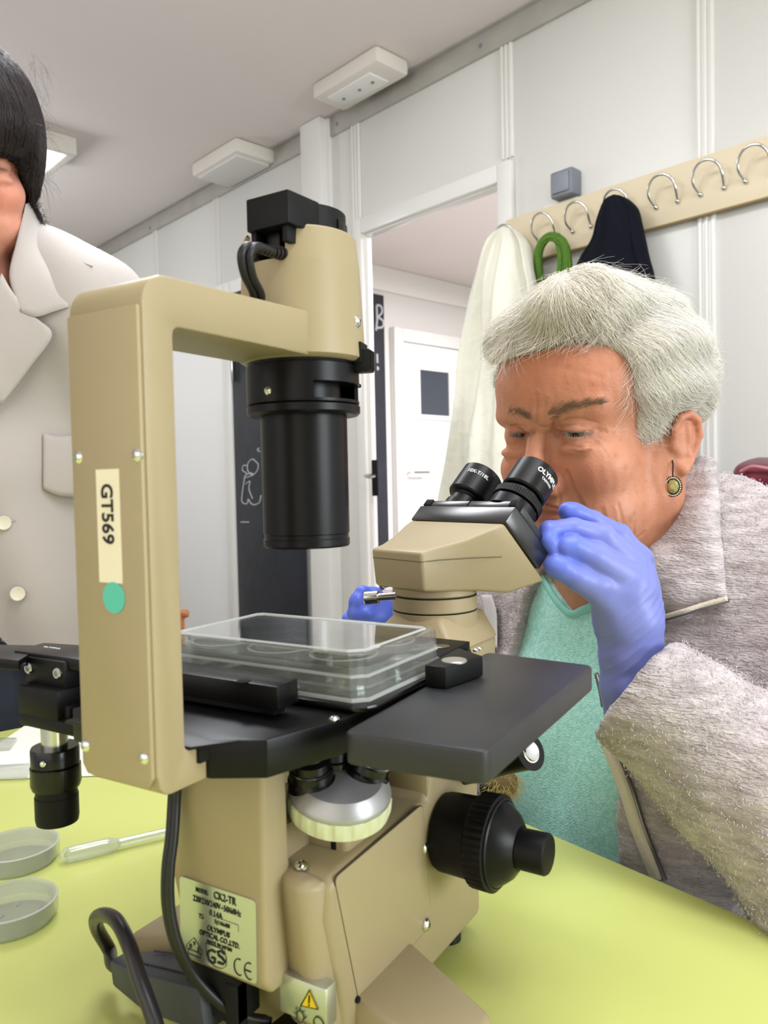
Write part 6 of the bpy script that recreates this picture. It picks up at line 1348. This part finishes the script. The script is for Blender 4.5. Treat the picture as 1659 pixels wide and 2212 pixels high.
# lab coat
M['coat2'] = mat('lab_coat_cotton', (176, 169, 164), 0.78, noise=0.04, nscale=6, bump=0.25, bscale=900, bdist=0.0008, sheen=0.1)
TX_ = IX-np.array([0, 0, IX[2]]); TX_ /= np.linalg.norm(TX_); TY_ = np.cross([0, 0, 1], TX_)          # across, away
c2 = at(-40, 1000, 1.13)
def toC(P): q = P-c2; return np.stack([q@TX_, q@TY_, q[:, 2]], -1)
shp = np.array(toC(at(214, 672, 1.06)[None])[0])
TRZ0, TRZ1 = at(60, 545, 1.10), at(232, 632, 1.07)
def coat_sdf(P, g=0.0):
    B = toC(P); d = ell(B, (0, .02, .02), (.185+g, .125+g, .34)); d = smin(d, rbox(B, (0, .03, -.38), (.175+g, .115+g, .30), .10), .08)
    nkb = toC((nk1-np.array([0, 0, .02]))[None])[0]
    for s in (-1, 1): d = smin(d, rc(B, nkb+np.array([s*.03, .02, .0]), (s*shp[0], shp[1]+.02, shp[2]), .06+g, .058+g), .09); d = smin(d, rc(B, (s*shp[0], shp[1]+.02, shp[2]), (s*(shp[0]+.005), .06, -.22), .056, .046), .04); d = smin(d, rc(B, (s*(shp[0]+.005), .06, -.22), (s*(shp[0]-.0), .02, -.48), .046, .042), .03)
    d = smin(d, rc(P, TRZ0, TRZ1, .042+g, .040+g), .05)
    return d
def coat_cut(P):
    B = toC(P); d = coat_sdf(P); d = smax(d, -np.maximum((np.abs(B[:, 0]+.02)-np.clip((-B[:, 2]-.165)*.9, 0, .12)), B[:, 1]-.05), .006)
    d = smax(d, -rc(P, nk0+np.array([0, 0, .05]), nk1-fh*-.03, .07, .06), .01); return np.maximum(d, -(P[:, 2]+.25))
cs_ = np.array([c2+TX_*x+TY_*y+np.array([0, 0, z]) for x in (-.36, .36) for y in (-.16, .22) for z in (-.5, .42)])
Vc, Fc = surface(coat_cut, cs_.min(0), cs_.max(0), .006); Nc = grad(coat_cut, Vc, .002)
B = toC(Vc); fd = .006*np.sin(B[:, 0]*34+B[:, 2]*9+2.5*vnoise(Vc, 7, 61))+.0055*vnoise(Vc, 16, 62)+.0022*vnoise(Vc, 48, 63)
Vc = Vc+Nc*fd[:, None]
ct = link('lab_coat', mesh_np(Vc, Fc), M['coat2'], w2, 180)
def cs2(P): return smin(coat_sdf(P), skin2(P), .03)
def on2(u, v, pr=.006, f=None): p = hit(f or coat_sdf, [(u, v)], .6, 1.35)[0]; return p+(CAM-p)/np.linalg.norm(CAM-p)*pr
def flap(rows, pr):                          # control net on the coat, its depth smoothed so that the cloth lies flat
    D_ = np.array([[float((hit(cs2, [(u, v)], .6, 1.35)[0]-CAM)@FW) for u, v in r] for r in rows])
    for _ in range(6):
        E_ = np.pad(D_, 1, mode='edge'); D_ = np.minimum(D_, (E_[:-2, 1:-1]+E_[2:, 1:-1]+E_[1:-1, :-2]+E_[1:-1, 2:]+2*D_)/6) if False else (E_[:-2, 1:-1]+E_[2:, 1:-1]+E_[1:-1, :-2]+E_[1:-1, 2:]+4*D_)/8
    return [[(u, v, D_[i, k]-pr) for k, (u, v) in enumerate(r)] for i, r in enumerate(rows)]
cc_ = lambda G: (.0012*vnoise(G.reshape(-1, 3), 70, 71)).reshape(G.shape[:2])
sheet('collar', flap([[(54, 441), (64, 438), (75, 443), (88, 452)], [(36, 520), (60, 520), (88, 522), (114, 535)], [(20, 598), (58, 596), (100, 592), (134, 602)], [(44, 674), (78, 684), (112, 674), (148, 662)]], .020), .0035, M['coat2'], ct, 6, .0006, cc_)
sheet('lapel', flap([[(4, 590), (22, 622), (46, 654), (78, 686)], [(-30, 660), (0, 690), (50, 708), (112, 724)], [(-60, 760), (-20, 775), (20, 785), (66, 792)], [(-80, 850), (-50, 860), (-25, 868), (2, 876)]], .012), .0035, M['coat2'], ct, 6, .0006, cc_)
sheet('pocket', flap([[(93, 936), (125, 942), (165, 940), (215, 938)], [(93, 1000), (125, 1000), (165, 1002), (215, 1002)], [(93, 1056), (125, 1070), (165, 1074), (215, 1070)]], .005), .003, M['coat2'], ct, 6, .0003, cc_)
for (u, v) in ((38, 1283), (8, 1130)):
    p = on2(u, v, .006); b = MB(); dv = (CAM-p)/np.linalg.norm(CAM-p); b.lathe([(0, .0012), (.0055, .0015), (.0085, .0026), (.0095, .0014), (.0095, -.002), (0, -.002)], p, dv, 28); b.build('button', mat('cream_button', (216, 208, 190), .35), ct)
b = MB(); b.tube(spline([on2(-2, 1132, .004), on2(14, 1128, .005), on2(34, 1124, .003)], 4), .0010, 6); b.build('buttonhole', mat('coat_seam', (176, 168, 158), .8), ct)
b = MB()
for pts in ([(140, 575), (150, 640), (156, 700)], [(150, 560), (175, 566), (200, 575)]): b.tube(spline([on2(u, v, .0015) for u, v in pts], 6), .0011, 6)
b.build('seam', bpy.data.materials['coat_seam'], ct, 180)
# dark trousers
M['jeans'] = mat('dark_denim', (44, 50, 62), .8, noise=.2, nscale=60)
def legs(P):
    B = toC(P); return smin(ell(B, (0, .03, -.34), (.165, .10, .22)), np.minimum(rc(B, (-.09, .03, -.5), (-.1, .04, -1.05), .085, .06), rc(B, (.09, .03, -.5), (.1, .04, -1.05), .085, .06)), .03)
cs_ = np.array([c2+TX_*x+TY_*y+np.array([0, 0, z]) for x in (-.2, .2) for y in (-.1, .16) for z in (-1.12, -.1)])
Vl, Fl = surface(lambda P: np.maximum(legs(P), -(P[:, 2]-FLOOR)), cs_.min(0), cs_.max(0), .012); link('trousers', mesh_np(Vl, Fl), M['jeans'], w2, 180)
